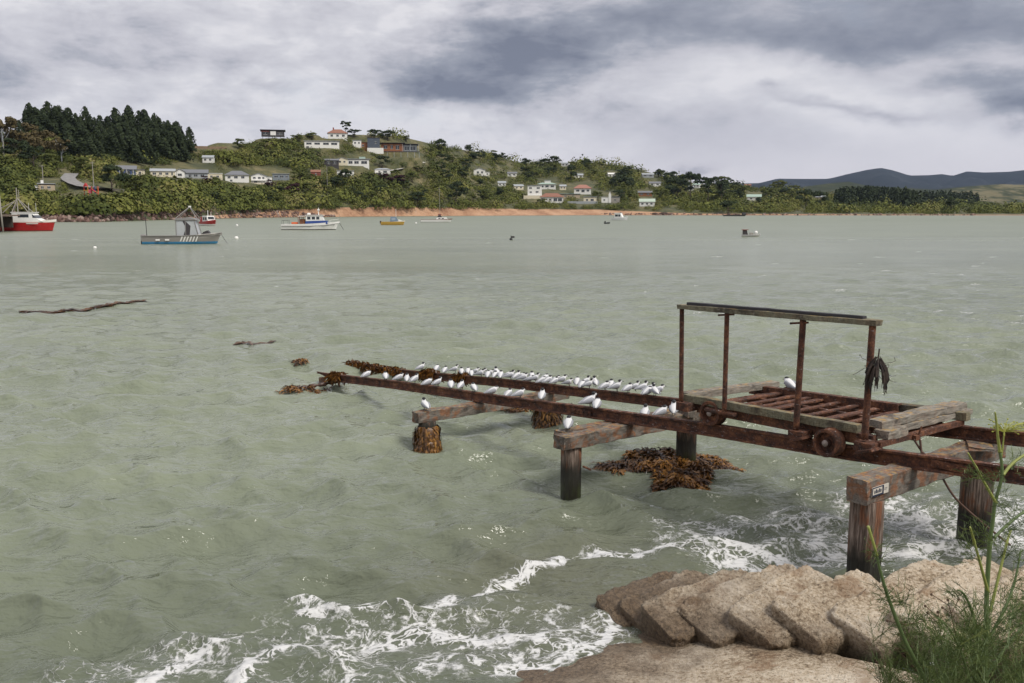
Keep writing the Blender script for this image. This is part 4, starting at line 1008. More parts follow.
b.tube([(-5.9, -1.3, 2.0), (-5.9, 1.3, 2.0)], .04, 6); b.build('stern_rail', DARKPAINT, r_)
b = MB()
for y in (-1, 1): b.tube([(4.0, y*1.2, 1.4), (4.0, y*1.2, 2.0), (6.0, y*.15, 2.3)], .03, 6)
b.build('bow_rail', WHITE, r_)
tb(r_, 'anchor_chain', BLACKRUB, [(6.0, 0, 1.6), (6.9, 0, 0)], .05); tb(r_, 'bow_staff', GREYWOOD, [(6.0, 0, 1.7), (6.15, 0, 3.2)], .04)

# red fishing boat moored at the left wharf
r_, p = boat('red_fishing_boat', 24, 231.0, R(4), 'red fishing boat with white wheelhouse and lattice mast moored at the wharf')
hull(13.0, 3.6, 1.75, .8, 1.35).build('hull', hull_mat('red hull', [(0, (.05, .012, .012)), (.12, (.40, .014, .016)), (1.72, (.76, .72, .66))]), r_)
bx(r_, 'name_board', paint('pale name board', (.60, .58, .54), .5, .08), 1.3, 3.6, -1.79, -1.72, 1.42, 1.62)
cabin(r_, WHITE, [(-1.6, 1.6), (4.4, 1.9), (3.1, 2.55), (2.3, 3.6), (-1.6, 3.65)], 2.7, 'wheelhouse')
sidewin(r_, -.4, 1.7, 2.72, 3.35, 2.7); b = MB(); b.prism([(2.45, 2.65), (3.15, 2.63), (2.5, 3.3), (2.36, 3.3)], -1.362, 1.362); b.build('window', GLASS_D, r_)
bx(r_, 'wheelhouse_roof', WHITE, -1.8, 2.6, -1.45, 1.45, 3.66, 3.78, .04); cabin(r_, CREAM, [(-2.2, 1.55), (-1.62, 1.55), (-1.62, 3.3), (-2.2, 3.3)], 2.2, 'cabin_door_block')
tb(r_, 'mast', GREYWOOD, [(-.9, 0, 3.7), (-.9, 0, 8.6)], .10); tb(r_, 'mast', GREYWOOD, [(-.5, 0, 5.5), (-.5, 0, 8.2)], .06)
for a in ((-3.4, -1, 3.6), (1.6, -1.1, 3.7), (-2.2, 1, 3.6), (1.6, 1.1, 3.7), (-1.7, -.9, 3.7)): tb(r_, 'mast_stay', GREYWOOD, [a, (-.8, 0, 6.5)], .08)
tb(r_, 'boom', GREYWOOD, [(-5.2, -.2, 4.0), (-.8, 0, 6.2)], .09)
for x in (2.9, 4.3): tb(r_, 'aerial', WHITE, [(x-1.2, -1, 3.7), (x-1.2, -1, 5.6)], .03)
# small white and scarlet cruiser behind
r_, p = boat('scarlet_cruiser', 209, 225.6, R(-48), 'small scarlet and white cruiser half hidden behind the aluminium workboat')
hull(8.2, 2.8, 1.1, .5, 1.5).build('hull', hull_mat('scarlet hull', [(0, (.7, .68, .66)), (.45, (.36, .02, .022))]), r_)
cabin(r_, WHITE, [(-1.8, .9), (1.9, 1.0), (1.2, 2.7), (-1.8, 2.7)], 2.1); sidewin(r_, -1.4, -.4, 1.5, 2.3, 2.1); sidewin(r_, -.1, 1.0, 1.5, 2.3, 2.1)
b = MB(); b.prism([(1.62, 1.75), (1.66, 1.75), (1.36, 2.45), (1.32, 2.45)], -.85, .85); b.build('windscreen', GLASS_D, r_)
cabin(r_, REDP, [(-3.6, 1.0), (-1.82, 1.0), (-1.82, 2.5), (-3.4, 2.2)], 2.0, 'red_awning'); tb(r_, 'mast', WHITE, [(-.4, 0, 2.7), (-.4, 0, 4.2)], .08); tb(r_, 'aerial', WHITE, [(.5, .5, 2.7), (.5, .5, 3.7)], .04)
# yellow boat
r_, p = boat('yellow_boat', 393, 225.0, R(8), 'small mustard yellow boat with pale blue cabin canvas')
hull(7.0, 2.5, .95, .45, 1.35).build('hull', hull_mat('mustard hull', [(0, (.06, .05, .03)), (.1, (.44, .27, .05)), (.98, (.70, .66, .55))]), r_)
cabin(r_, paint('blue canvas', (.16, .22, .30), .7, .1), [(-.9, .8), (1.6, .9), (1.0, 2.3), (-.6, 2.4)], 1.9); sidewin(r_, -.4, .7, 1.4, 2.05, 1.9, paint('sky glass', (.30, .36, .42), .15, .05))
cabin(r_, WHITE, [(1.62, .85), (2.8, 1.05), (2.0, 1.5), (1.5, 1.55)], 1.5, 'foredeck_cabin'); tb(r_, 'mast', WHITE, [(.9, 0, 2.3), (.9, 0, 4.6)], .05); bx(r_, 'outboard_motor', BLACKRUB, -3.75, -3.3, -.2, .2, .4, 1.2, .05)
# sailing boat with bare mast
r_, p = boat('sailing_boat', 436.5, 222.2, R(10), 'low white sailing boat with one tall bare mast and brown sail cover')
hull(11.5, 2.7, 1.0, .5, 1.3).build('hull', hull_mat('offwhite hull', [(0, (.05, .05, .05)), (.1, (.70, .69, .67)), (.86, (.20, .12, .10))]), r_)
cabin(r_, WHITE, [(-.2, .9), (4.0, 1.0), (3.6, 1.7), (.2, 1.7)], 1.7); sidewin(r_, .6, 1.4, 1.2, 1.5, 1.7); sidewin(r_, 1.8, 2.6, 1.2, 1.5, 1.7)
cabin(r_, DARKPAINT, [(.3, 1.72), (1.9, 1.72), (1.6, 2.5), (.8, 2.6)], 1.3, 'sprayhood'); cabin(r_, REDWALL, [(.4, 2.62), (1.9, 2.6), (1.7, 2.95), (.6, 2.95)], .4, 'sail_cover')
tb(r_, 'mast', GREYWOOD, [(1.3, 0, 1.0), (1.1, 0, 12.6)], .07); tb(r_, 'shroud', GREYWOOD, [(1.1, 0, 12.2), (5.3, 0, 1.3)], .02, 4); tb(r_, 'shroud', GREYWOOD, [(1.1, 0, 12.2), (-5.2, 0, 1.0)], .02, 4)
# white cruiser, far right of the moorings
r_, p = boat('white_cruiser', 620, 220.3, R(-28), 'small white cabin cruiser farthest right among the moored boats')
hull(7.4, 2.7, 1.1, .4, 1.5).build('hull', hull_mat('cruiser hull', [(0, (.72, .72, .72))]), r_); cabin(r_, WHITE, [(-2.2, 1.0), (1.4, 1.1), (.6, 2.9), (-2.2, 2.9)], 2.1); sidewin(r_, -1.9, -.6, 1.6, 2.5, 2.1); sidewin(r_, -.4, .5, 1.6, 2.5, 2.1); bx(r_, 'flybridge', WHITE, -2.4, .6, -1.1, 1.1, 2.92, 3.2, .06)
# dinghy with two outboards, low in the water
r_, p = boat('grey_dinghy', 751, 236.5, R(-8), 'low grey dinghy with dark console and white engine cowl, alone on the right')
hull(2.9, 1.3, .30, .2, 1.4).build('hull', hull_mat('dinghy hull', [(0, (.55, .54, .52))]), r_); cabin(r_, DARKPAINT, [(-1.3, .2), (-.5, .2), (-.7, 1.0), (-1.3, 1.0)], .8, 'console'); bx(r_, 'console_top', REDWALL, -1.45, -.45, -.5, .5, 1.02, 1.1); cabin(r_, GREYWOOD, [(-.2, .25), (.35, .25), (.3, .62), (-.2, .6)], .7, 'thwart_box'); b = MB(); b.ball((.75, 0, .62), .28, .26, .28, 10, 7); b.build('engine_cowl', WHITE, r_, smooth=True)
r_, p = boat('dark_tender', 607.5, 223.8, R(50), 'tiny dark tender beside the white cruiser')
hull(2.6, 1.3, .40, .2, 1.4).build('hull', hull_mat('tender hull', [(0, (.05, .055, .06))]), r_); bx(r_, 'outboard_motor', BLACKRUB, -1.5, -1.2, -.15, .15, .2, .9, .04)
r_, p = boat('dark_barge', 735, 216.2, R(2), 'low dark barge lying close under the far shore')
hull(18, 4, 1.1, .4, 1.3).build('hull', hull_mat('barge hull', [(0, (.05, .045, .045))]), r_); bx(r_, 'deckhouse', DARKPAINT, 5.5, 8, -1.2, 1.2, 1.0, 2.8, .1)
# buoys
def buoy(px, py, r, m, label, stalk=0):
    p = at(px, py, 0); e = empty('mooring_buoy', p, 0, label, 'buoy'); b = MB(); b.ball((0, 0, r*.45), r, r, r, 12, 8); b.build('float', m, e, smooth=True)
    b = MB(); b.tube([(0, 0, r*1.3), (0, 0, r*1.3+.10+stalk)], .04, 6); b.build('shackle', BLACKRUB, e)
    if stalk: bx(e, 'flag', DARKPAINT, 0, .5, -.02, .02, r*1.3+stalk-.25, r*1.3+stalk)
buoy(236.5, 239.2, .30, WHITE, 'white mooring buoy with dark top ahead of the aluminium workboat'); buoy(237, 226, .32, WHITE, 'white mooring buoy ahead of the scarlet cruiser'); buoy(416, 223.6, .30, WHITE, 'white mooring buoy between the yellow boat and the sailing boat')
buoy(511, 240, .22, BLACKRUB, 'dark marker buoy alone in the middle of the bay', .25); buoy(95, 248.5, .18, WHITE, 'small white buoy left of the aluminium workboat')
# wharf on the left
wp = at(-14, 232, 0); wf = empty('wharf', wp, R(3), 'dark timber wharf on piles at the left edge beside the red boat', 'wharf')
bx(wf, 'deck', TIMBER, -13, 3.8, -2, 6, 3.0, 3.3); bx(wf, 'kerb_beam', TIMBER, -13, 3.9, -2.15, -1.75, 3.32, 3.55); bx(wf, 'fender_wall', paint('tarred planks', (.055, .042, .034), .9, .3), -12.8, 3.4, 3.5, 3.8, .8, 2.95)
for i in range(8):
    b = MB(); b.tube([(-13+i*2.35, -1.95, -1), (-13+i*2.35, -1.9, 3.4)], .19, 9); b.build('pile', PILE, wf, smooth=True)
b = MB(); b.tube([(4.35, -2.2, -1), (4.0, -2.15, 8.0)], .15, 9); b.ball((4.0, -2.15, 8.1), .28, .28, .22); b.build('mooring_post', GREYWOOD, wf, smooth=True)
bx(wf, 'ladder_board', GREYWOOD, 2.6, 3.2, -2.3, -2.16, -.3, 3.0)

# ================================================================== houses
KEEP = [(66, 174, 72, 180), (67, 179, 76, 185), (72, 183, 90, 190), (84, 187, 104, 192), (100, 189, 119, 193)]           # picture boxes kept clear of scrub
def house_base(px, py, label, cat='house', yaw=0.0, name='house', keep=None):
    p = put(px, py); face = math.atan2(-p.x, p.y)        # turned to look at the bay
    global LASTP; LASTP = p; p = p+Vector((0, 0, .35)); o = empty(name, p, face*.9+yaw, label, cat)
    k = 1.0 if px < 255 else (p.y/(735 if py < 153 else 690) if px < 430 else 1.15); o.scale = (k, k, k); return o, p
def hwin(parent, x, z, w, h, y, m=None):
    b = MB(); b.m = 0; b.box(x-w/2, x+w/2, y-.05, y+.03, z-h/2, z+h/2); o = b.build('window', m or GLASS_D, parent)
    f = MB(); f.box(x-w/2-.10, x+w/2+.10, y-.09, y-.0, z+h/2+.002, z+h/2+.10); f.box(x-w/2-.12, x+w/2+.12, y-.12, y+.0, z-h/2-.12, z-h/2-.002); f.box(x-.04, x+.04, y-.075, y-.052, z-h/2, z+h/2); f.build('frame', WHITE, o)
def block(parent, x0, x1, d0, d1, z0, z1, wall, roof, kind='hip', rh=1.4, over=.5, wins=(), gable_m=None, wname='wall'):
    """one volume: walls, roof with eaves; front is -y"""
    wb = MB(); wb.box(x0, x1, d0, d1, z0-(4.5 if z0 < 1 else 0), z1); wo = wb.build(wname, wall, parent)
    rb = MB(); X0, X1, D0, D1 = x0-over, x1+over, d0-over, d1+over; zt = z1+.02; t = .16
    def slab(vs, fs): rb.add(vs, fs)
    if kind == 'hip':
        ins = min((D1-D0)/2, (X1-X0)/2*.95); ym = (D0+D1)/2
        v = [(X0, D0, zt), (X1, D0, zt), (X1, D1, zt), (X0, D1, zt), (X0, D0, zt+t), (X1, D0, zt+t), (X1, D1, zt+t), (X0, D1, zt+t), (X0+ins, ym, zt+t+rh), (X1-ins, ym, zt+t+rh)]
        slab(v, [(0, 3, 2, 1), (0, 1, 5, 4), (1, 2, 6, 5), (2, 3, 7, 6), (3, 0, 4, 7), (4, 5, 9, 8), (5, 6, 9), (6, 7, 8, 9), (7, 4, 8)])
    elif kind == 'gable':      # ridge along x
        ym = (D0+D1)/2; v = [(X0, D0, zt), (X1, D0, zt), (X1, D1, zt), (X0, D1, zt), (X0, ym, zt+rh), (X1, ym, zt+rh), (X0, D0, zt+t), (X1, D0, zt+t), (X1, D1, zt+t), (X0, D1, zt+t), (X0, ym, zt+rh+t), (X1, ym, zt+rh+t)]
        slab(v, [(0, 4, 5, 1), (2, 5, 4, 3), (6, 7, 11, 10), (8, 9, 10, 11), (0, 1, 7, 6), (2, 3, 9, 8), (0, 6, 10, 4), (3, 4, 10, 9), (1, 5, 11, 7), (2, 8, 11, 5)])
        g = MB()
        for x, o in ((x0+.01, 1), (x1-.01, -1)): g.add([(x, d0, z1), (x, d1, z1), (x, (d0+d1)/2, z1+rh*.93)], [(0, 1, 2)])
        g.build('gable', gable_m or wall, parent)
    elif kind == 'front':      # gable facing the bay
        xm = (X0+X1)/2; v = [(X0, D0, zt), (X0, D1, zt), (X1, D1, zt), (X1, D0, zt), (xm, D0, zt+rh), (xm, D1, zt+rh), (X0, D0, zt+t), (X0, D1, zt+t), (X1, D1, zt+t), (X1, D0, zt+t), (xm, D0, zt+rh+t), (xm, D1, zt+rh+t)]
        slab(v, [(0, 1, 5, 4), (3, 4, 5, 2), (6, 10, 11, 7), (9, 8, 11, 10), (0, 6, 7, 1), (3, 2, 8, 9), (0, 4, 10, 6), (4, 3, 9, 10), (1, 7, 11, 5), (5, 11, 8, 2)])
        g = MB(); g.add([(x0, d0+.01, z1), (x1, d0+.01, z1), ((x0+x1)/2, d0+.01, z1+rh*.93)], [(0, 1, 2)]); g.build('gable', gable_m or wall, parent)
    else:                      # flat or lean-to: rh tilts it
        v = [(X0, D0, zt+rh), (X1, D0, zt+rh), (X1, D1, zt), (X0, D1, zt), (X0, D0, zt+t+.12+rh), (X1, D0, zt+t+.12+rh), (X1, D1, zt+t+.12), (X0, D1, zt+t+.12)]
        slab(v, [(0, 3, 2, 1), (0, 1, 5, 4), (1, 2, 6, 5), (2, 3, 7, 6), (3, 0, 4, 7), (4, 5, 6, 7)])
    ro = rb.build('roof', roof, parent)
    for (x, z, w, h) in wins: hwin(parent, x, z, w, h, d0)
    return wo, ro
def m2(px, Y): return px*Y*1.012/F
PENDING = []
def keep(x0, y0, x1, y1, pad=True):
    KEEP.append((x0, y0, x1, y1))
    if pad: PENDING.append((LASTP.x, LASTP.y+2.5, LASTP.z, max((x1-x0)/2*LASTP.y/F, 5)+.5))

# --- the left group
h, p = house_base(129, 177, 'deep blue cottage with white deck and dark pitched roof below the pines'); keep(116, 163, 142, 176)
block(h, -6, 3.5, 0, 7, 0, 3.4, BLUEWALL, GREY_ROOF, 'gable', 2.2, .7, [(-3.6, 1.9, 1.6, 1.5), (-.6, 1.9, 2.0, 1.5), (2.2, 1.9, 1.2, 1.5)])
block(h, 3.52, 8, .8, 6, 0, 3.0, CREAM, GREY_ROOF, 'lean', .3, .3, [(5.6, 1.8, 1.2, 1.4)]); bx(h, 'deck', WHITE, -4.5, 2.5, -2.6, -.12, -.5, -.2)
b = MB()
for x in np.linspace(-4.4, 2.4, 12): b.box(x-.04, x+.04, -2.6, -2.52, -.2, .7)
b.box(-4.5, 2.5, -2.62, -2.5, .702, .8); b.build('deck_rail', WHITE, h)
for x in (-4.4, -1, 2.4): tb(h, 'deck_post', WHITE, [(x, -2.45, -.2), (x, -2.45, 3.3)], .10)
h, p = house_base(163, 177.5, 'long low cream weatherboard house left of the grey roofed one'); keep(152, 166, 174, 177)
block(h, -6.5, 6.5, 0, 7, 0, 3.0, CREAM, LGREY, 'gable', 1.5, .5, [(-4.5, 1.7, 1.8, 1.2), (-1.2, 1.7, 1.4, 1.2), (2.2, 1.7, 1.6, 1.2), (5.0, 1.7, .9, 1.6)])
h, p = house_base(192, 178.8, 'pale house with broad grey roof and white front gable'); keep(174, 163, 213, 179)
block(h, -8, 9, 0, 8, 0, 3.0, LGREY, GREY_ROOF, 'gable', 2.2, .6, [(2.2, 1.6, 2, 1.5), (6, 1.6, 2, 1.5), (-1, 1.6, 1.5, 1.5)]); block(h, -9.5, -4, -1.5, 5, .0, 3.6, WHITE, LGREY, 'front', 1.8, .5, [(-6.7, 1.9, 2.2, 1.4)])
h, p = house_base(215, 180.5, 'small cream flat roofed annexe between the grey roofed house and the white villa'); keep(207, 171, 223, 181)
block(h, -4.5, 4.5, 0, 5, 0, 3.6, CREAM, WHITE, 'lean', .2, .3, [(-2, 2, 1.3, 1.3), (1.7, 2, 1.5, 1.3)])
h, p = house_base(238, 183, 'white villa with slate grey hipped roof in the lower left row'); keep(222, 167, 249, 184)
block(h, -8, 7, 0, 9, 0, 4.6, WHITE, GREY_ROOF, 'hip', 2.8, .7, [(-5.5, 3.2, 1.8, 1.4), (-1.2, 3.2, 2.2, 1.4), (3.2, 3.2, 2.0, 1.4), (-4.2, 1.0, 1.4, 1.2)])
h, p = house_base(261, 185, 'two storey white house with front gable and pale lower storey'); keep(246, 167, 273, 187)
block(h, -7, 4, 0, 9, 0, 6.0, WHITE, LGREY, 'front', 2.1, .6, [(-4.6, 4.6, 1.8, 1.4), (-1, 4.6, 1.9, 1.4), (-3.8, 1.7, 2.2, 1.5), (1.9, 4.6, 1.4, 1.4)]); block(h, 4.02, 8, .8, 8, .6, 5.2, WHITE, LGREY, 'lean', .2, .3, [(5.6, 3.6, 1.4, 1.3)]); bx(h, 'balcony', WHITE, -6.8, 3.5, -1.6, -.1, 2.6, 2.8); bx(h, 'garden_wall', CREAM, -8.5, 9.5, -3.4, -3.1, -2.5, .9)
h, p = house_base(281, 180.5, 'boxy blue grey house with flat pale roof right of the two storey white one'); keep(271, 168, 292, 181)
block(h, -6, 6, 0, 7, 0, 4.3, paint('blue grey boards', (.20, .23, .26), .6, .1), LGREY, 'lean', .15, .5, [(-3.4, 2.5, 2.4, 1.6), (.6, 2.5, 2.4, 1.6), (4.2, 2.5, 1.4, 1.6)])
h, p = house_base(47, 192, 'small stone coloured hut with white chimney block near the road', 'hut', name='hut'); keep(38, 178, 58, 192)
block(h, -3.4, 3.2, 0, 4, 0, 2.6, TAN, LGREY, 'lean', .4, .35, [(-1.7, 1.5, .9, 1.1), (.9, 1.5, 1.2, 1.0)]); bx(h, 'chimney', WHITE, -2.3, -1.2, 1.2, 2.3, 3.05, 4.7); block(h, -4.6, -3.45, .6, 3, 0, 2.0, WHITE, LGREY, 'lean', .1, .15)
# --- the hilltop
h, p = house_base(274, 139.5, 'dark flat roofed modern house on stilts at the top left of the hill'); keep(258, 127, 292, 140)
block(h, -9.5, 8, 0, 8, 2.2, 6.2, DARKPAINT, DARKPAINT, 'lean', .7, 1.0, [(-6.5, 4.4, 3.0, 2.0), (4.5, 4.0, 4.2, 1.4)], wname='upper_wall'); bx(h, 'white_panel', WHITE, -2.6, 1.6, -.25, -.02, 2.9, 6.2); bx(h, 'red_panel', REDWALL, -9.6, -3.4, -.20, -.02, 5.5, 6.25); bx(h, 'terrace', DARKPAINT, -9.5, 8.4, -2.2, -.3, 1.75, 2.1)
for x in (-8.5, -4, 0.5, 5, 7.8): tb(h, 'stilt', DARKPAINT, [(x, -1.8, -2), (x, -1.8, 1.75)], .16)
h, p = house_base(322, 149.2, 'long white flat roofed house with a row of dark windows near the hilltop'); keep(304, 136, 341, 150)
block(h, -13.5, 13.5, 0, 8, 0, 5.6, WHITE, LGREY, 'lean', .3, .6, [(-10, 3.9, 4.0, 1.5), (-3.6, 3.9, 4.2, 1.5), (3.2, 3.9, 4.4, 1.6), (9.6, 3.9, 4.6, 1.6), (-11, 1.2, 2, 1.3)])
h, p = house_base(337, 139.5, 'white house with terracotta hipped roof and red chimney on the crest'); keep(326, 127, 348, 138)
block(h, -7, 8, 0, 9, 0, 4.4, WHITE, TERRACOTTA, 'hip', 3.2, .6, [(-4, 2.6, 1.8, 1.6), (.5, 2.6, 1.8, 1.6), (5, 2.6, 2.0, 1.6)]); bx(h, 'chimney', REDWALL, -3.2, -2.2, 4, 5, 6.2, 9.2)
h, p = house_base(357, 147, 'tiny white cube house among bare terraces on the crest'); keep(352, 139, 362, 147)
block(h, -3.4, 3.4, 0, 5, 0, 4.4, WHITE, LGREY, 'lean', .2, .3, [(-1.4, 2.8, 1.4, 1.3), (1.6, 2.8, 1.2, 1.3)])
h, p = house_base(365, 149, 'rust brown shed left of the slate tower house'); keep(358, 141, 370, 149)
block(h, -4.4, 4.4, 0, 5, 0, 4.0, BROWNWOOD, TERRACOTTA, 'lean', .5, .3, [(-1.5, 2.2, 1.5, 1.4)])
h, p = house_base(374, 152.5, 'slate blue tower house with white base beside the timber house'); keep(368, 138, 381, 153)
block(h, -5, 4.6, 0, 8, 3.4, 10.6, SLATE, DARKPAINT, 'lean', .3, .2, [(1.5, 7.2, 1.4, 1.5)], wname='tower_wall'); bx(h, 'white_base', WHITE, -5.2, 7.5, -1.2, -.05, -1.5, 3.1)
h, p = house_base(399, 158.5, 'orange timber house on tall stilts with a wide flat roof'); keep(380, 140, 421, 160)
block(h, -13, 3.2, 0, 9, 4.6, 10.2, BROWNWOOD, DARKPAINT, 'lean', .5, 1.4, [(-9.8, 7.8, 2.6, 2.4), (-1.0, 7.6, 2.6, 2.8), (-5.2, 7.8, 1.8, 2.6)]); block(h, 3.3, 13.5, .6, 8.5, 4.6, 9.4, paint('grey glazing', (.17, .19, .20), .2, .1), DARKPAINT, 'lean', .6, 1.2, [(6, 7, 3.2, 2.8), (10.4, 7, 3.6, 2.8)], wname='glass_wall'); bx(h, 'terrace', DARKPAINT, -14, 15.5, -3.2, -.1, 4.2, 4.55)
for x in (-13.5, -8.5, -3.5, 1.5, 6.5, 11.5, 15): tb(h, 'stilt', LGREY, [(x, -2.9, -4), (x, -2.9, 4.2)], .17)
for x in (2.6, 8.5, 14.6): tb(h, 'roof_post', LGREY, [(x, -2.6, 4.56), (x, -1.0, 10.0)], .12)
h, p = house_base(332, 167, 'dark low house at the left end of the mid slope row'); keep(324, 157, 339, 167)
block(h, -5.5, 5, 0, 6, 0, 4.2, DARKPAINT, GREY_ROOF, 'gable', 1.2, .5, [(-2.5, 2.4, 2.2, 1.4), (2, 2.4, 2.2, 1.4)])
h, p = house_base(342.5, 166, 'cream gabled house in the middle of the mid slope row'); keep(337, 156, 348, 167)
block(h, -4.2, 3.8, 0, 6, 0, 4.2, CREAM, LGREY, 'front', 1.5, .4, [(-1.8, 2.6, 1.5, 1.4), (1.5, 2.6, 1.3, 1.4)])
h, p = house_base(358, 166.5, 'long pale grey house with glazed front at the right of the mid slope row'); keep(347, 155, 370, 167)
block(h, -8, 8.2, 0, 7, 0, 4.6, WHITE, LGREY, 'lean', .4, .7, [(-5.4, 2.6, 2.8, 1.9), (-1, 2.6, 3.2, 1.9), (4.6, 2.6, 4.2, 2.0)]); bx(h, 'roof_cabin', MINT, 1, 5.5, 3, 6, 5.2, 6.9)
h, p = house_base(346, 177.5, 'white cottage half hidden by shrubs below the mid slope row'); keep(336, 168, 356, 176)
block(h, -6.5, 6, 0, 6, 0, 4.2, WHITE, LGREY, 'lean', .3, .4, [(-4, 2.6, 1.6, 1.3), (0, 2.6, 1.6, 1.3), (3.8, 2.6, 1.6, 1.3)])
h, p = house_base(383, 175.5, 'white cottage with dark window pair above the purple shrubs'); keep(373, 166, 393, 175)
block(h, -6, 5.6, 0, 6, 0, 4.0, WHITE, LGREY, 'hip', 1.0, .4, [(-2.6, 2.4, 1.4, 1.3), (1.6, 2.4, 2.6, 1.5)])
h, p = house_base(316, 177.5, 'barn red shed in the bushes left of the pole', 'shed', name='shed'); keep(309, 169, 322, 176)
block(h, -3.6, 3.4, 0, 5, 0, 3.4, REDWALL, TERRACOTTA, 'gable', 1.6, .3, [(0, 1.8, 1.2, 1.2)])
h, p = house_base(205, 150.5, 'tan terraced retaining wall on the bare upper slope', 'wall', name='retaining_wall'); keep(180, 144, 236, 152)
EARTHW = paint('red earth blocks', (.24, .17, .11), .9, .35, scale=1.2)
bx(h, 'lower_course', EARTHW, -13, 9, 0, .8, -1.5, 1.3); bx(h, 'upper_course', EARTHW, -14, 2, 4, 4.8, .6, 2.9); bx(h, 'end_course', EARTHW, 3, 15, 5, 5.8, 1.2, 2.8)
# --- the middle bay
h, p = house_base(480, 176, 'white angular house on the green slope above the sailing boat'); keep(473, 166, 488, 176)
block(h, -6, 5, 0, 8, 0, 5.0, WHITE, LGREY, 'front', 2.2, .5, [(-2, 3, 2, 1.8), (2, 3, 1.8, 1.8)]); block(h, 5.02, 9, 1, 7, -2, 3, WHITE, LGREY, 'lean', .3, .3, [(7, 1.4, 1.4, 1.2)])
h, p = house_base(535, 199, 'white two storey flat roofed house near the beach'); keep(526, 185, 542, 202)
block(h, -6.5, 6, 0, 8, 2.6, 10.8, WHITE, LGREY, 'lean', .25, .5, [(-4, 9, 2.4, 1.3), (2.8, 9, 2.6, 1.3), (-3.8, 5.4, 1.8, 1.3), (1.8, 5.6, 2.4, 1.3)]); bx(h, 'garden_wall', CREAM, -10, 9, -4, -3.6, -1, 2.4); bx(h, 'terrace_wall', WHITE, -7, 8, -1.6, -.1, -1, 2.5)
h, p = house_base(547, 189.5, 'white house with pale mint hipped roof and roof lantern'); keep(537, 179, 557, 189)
block(h, -9, 8.5, 0, 9, 0, 4.8, WHITE, MINT, 'hip', 1.6, 1.0, [(-5, 2.8, 3, 1.8), (0, 2.8, 3, 1.8), (5.2, 2.8, 3, 1.8)]); bx(h, 'roof_lantern', WHITE, -2.4, 3.6, 2.6, 6.4, 6.1, 8.4); bx(h, 'lantern_roof', LGREY, -2.8, 4.0, 2.2, 6.8, 8.42, 8.7)
h, p = house_base(552, 203, 'low house with orange tiled hipped roof and dark glazed veranda by the beach'); keep(541, 191, 563, 203)
block(h, -10, 9.5, 0, 9, 0, 4.6, WHITE, TERRACOTTA, 'hip', 3.2, .8, [(-7.6, 2.4, 2.6, 2.2), (-1.5, 2.4, 1.8, 1.6), (2.8, 2.4, 3.0, 2.6), (6.8, 2.4, 3.2, 2.6)])
h, p = house_base(570, 198, 'long teal roofed boat shed between the two tiled houses', 'shed', name='boat_shed'); keep(559, 189, 579, 197)
block(h, -9, 9, 0, 8, 0, 2.8, TAN, TEAL, 'lean', .5, .6, [(-4, 1.5, 2, 1), (3, 1.5, 2, 1)])
h, p = house_base(583, 194.5, 'white house with salmon hipped roof in the middle of the bay'); keep(573, 182, 594, 194)
block(h, -8.5, 7.5, 0, 9, 0, 5.4, WHITE, paint('salmon tiles', (.33, .155, .115), .75, .12), 'hip', 3.4, .9, [(-5, 3.4, 2.8, 1.7), (0, 3.0, 2.8, 2.2), (4.6, 3.4, 2.2, 1.7)])
h, p = house_base(587, 204, 'pale cottage with lean roof below the salmon roofed house'); keep(577, 195, 596, 206)
block(h, -3, 8, 0, 7, 0, 5.2, CREAM, LGREY, 'lean', .4, .5, [(0, 3, 1.6, 1.6), (4.4, 3, 2.6, 1.8)]); bx(h, 'carport', GREY_ROOF, -10, -3.05, 0, 6, 3.0, 3.3); bx(h, 'garden_fence', LGREY, -17, 9, -5, -4.8, -1, 1.8)
h, p = house_base(606, 203, 'small white boat shed with a sharp front gable', 'shed', name='boat_shed'); keep(601, 191, 616, 203)
block(h, -4, 2.2, 0, 6, 0, 4.2, WHITE, WHITE, 'lean', .2, .2, [(-1.5, 2.2, 1.4, 1.2)]); block(h, 2.25, 4.4, -.4, 5, 0, 7.0, WHITE, WHITE, 'front', 2.4, .15); block(h, 4.5, 12, 1, 6, 0, 4.2, GREYWOOD, LGREY, 'lean', .3, .3, [(8, 2.2, 1.6, 1.2)])
h, p = house_base(647, 206.5, 'white beach house with pale green pitched roof right of the bay'); keep(640, 196, 655, 206)
block(h, -6.5, 6.5, 0, 7, 0, 3.6, WHITE, paint('pale green roof', (.42, .50, .42), .6, .06), 'gable', 2.6, .6, [(-4, 2, 1.8, 1.4), (0, 2, 1.6, 1.4), (3.8, 2, 1.8, 1.4)])
h, p = house_base(754, 200.5, 'mint roofed house on the low point to the right'); keep(746, 192, 762, 199)
block(h, -7, 7, 0, 8, 0, 3.4, WHITE, MINT, 'gable', 2.6, .8, [(-3, 1.8, 2, 1.4), (3, 1.8, 2, 1.4)])
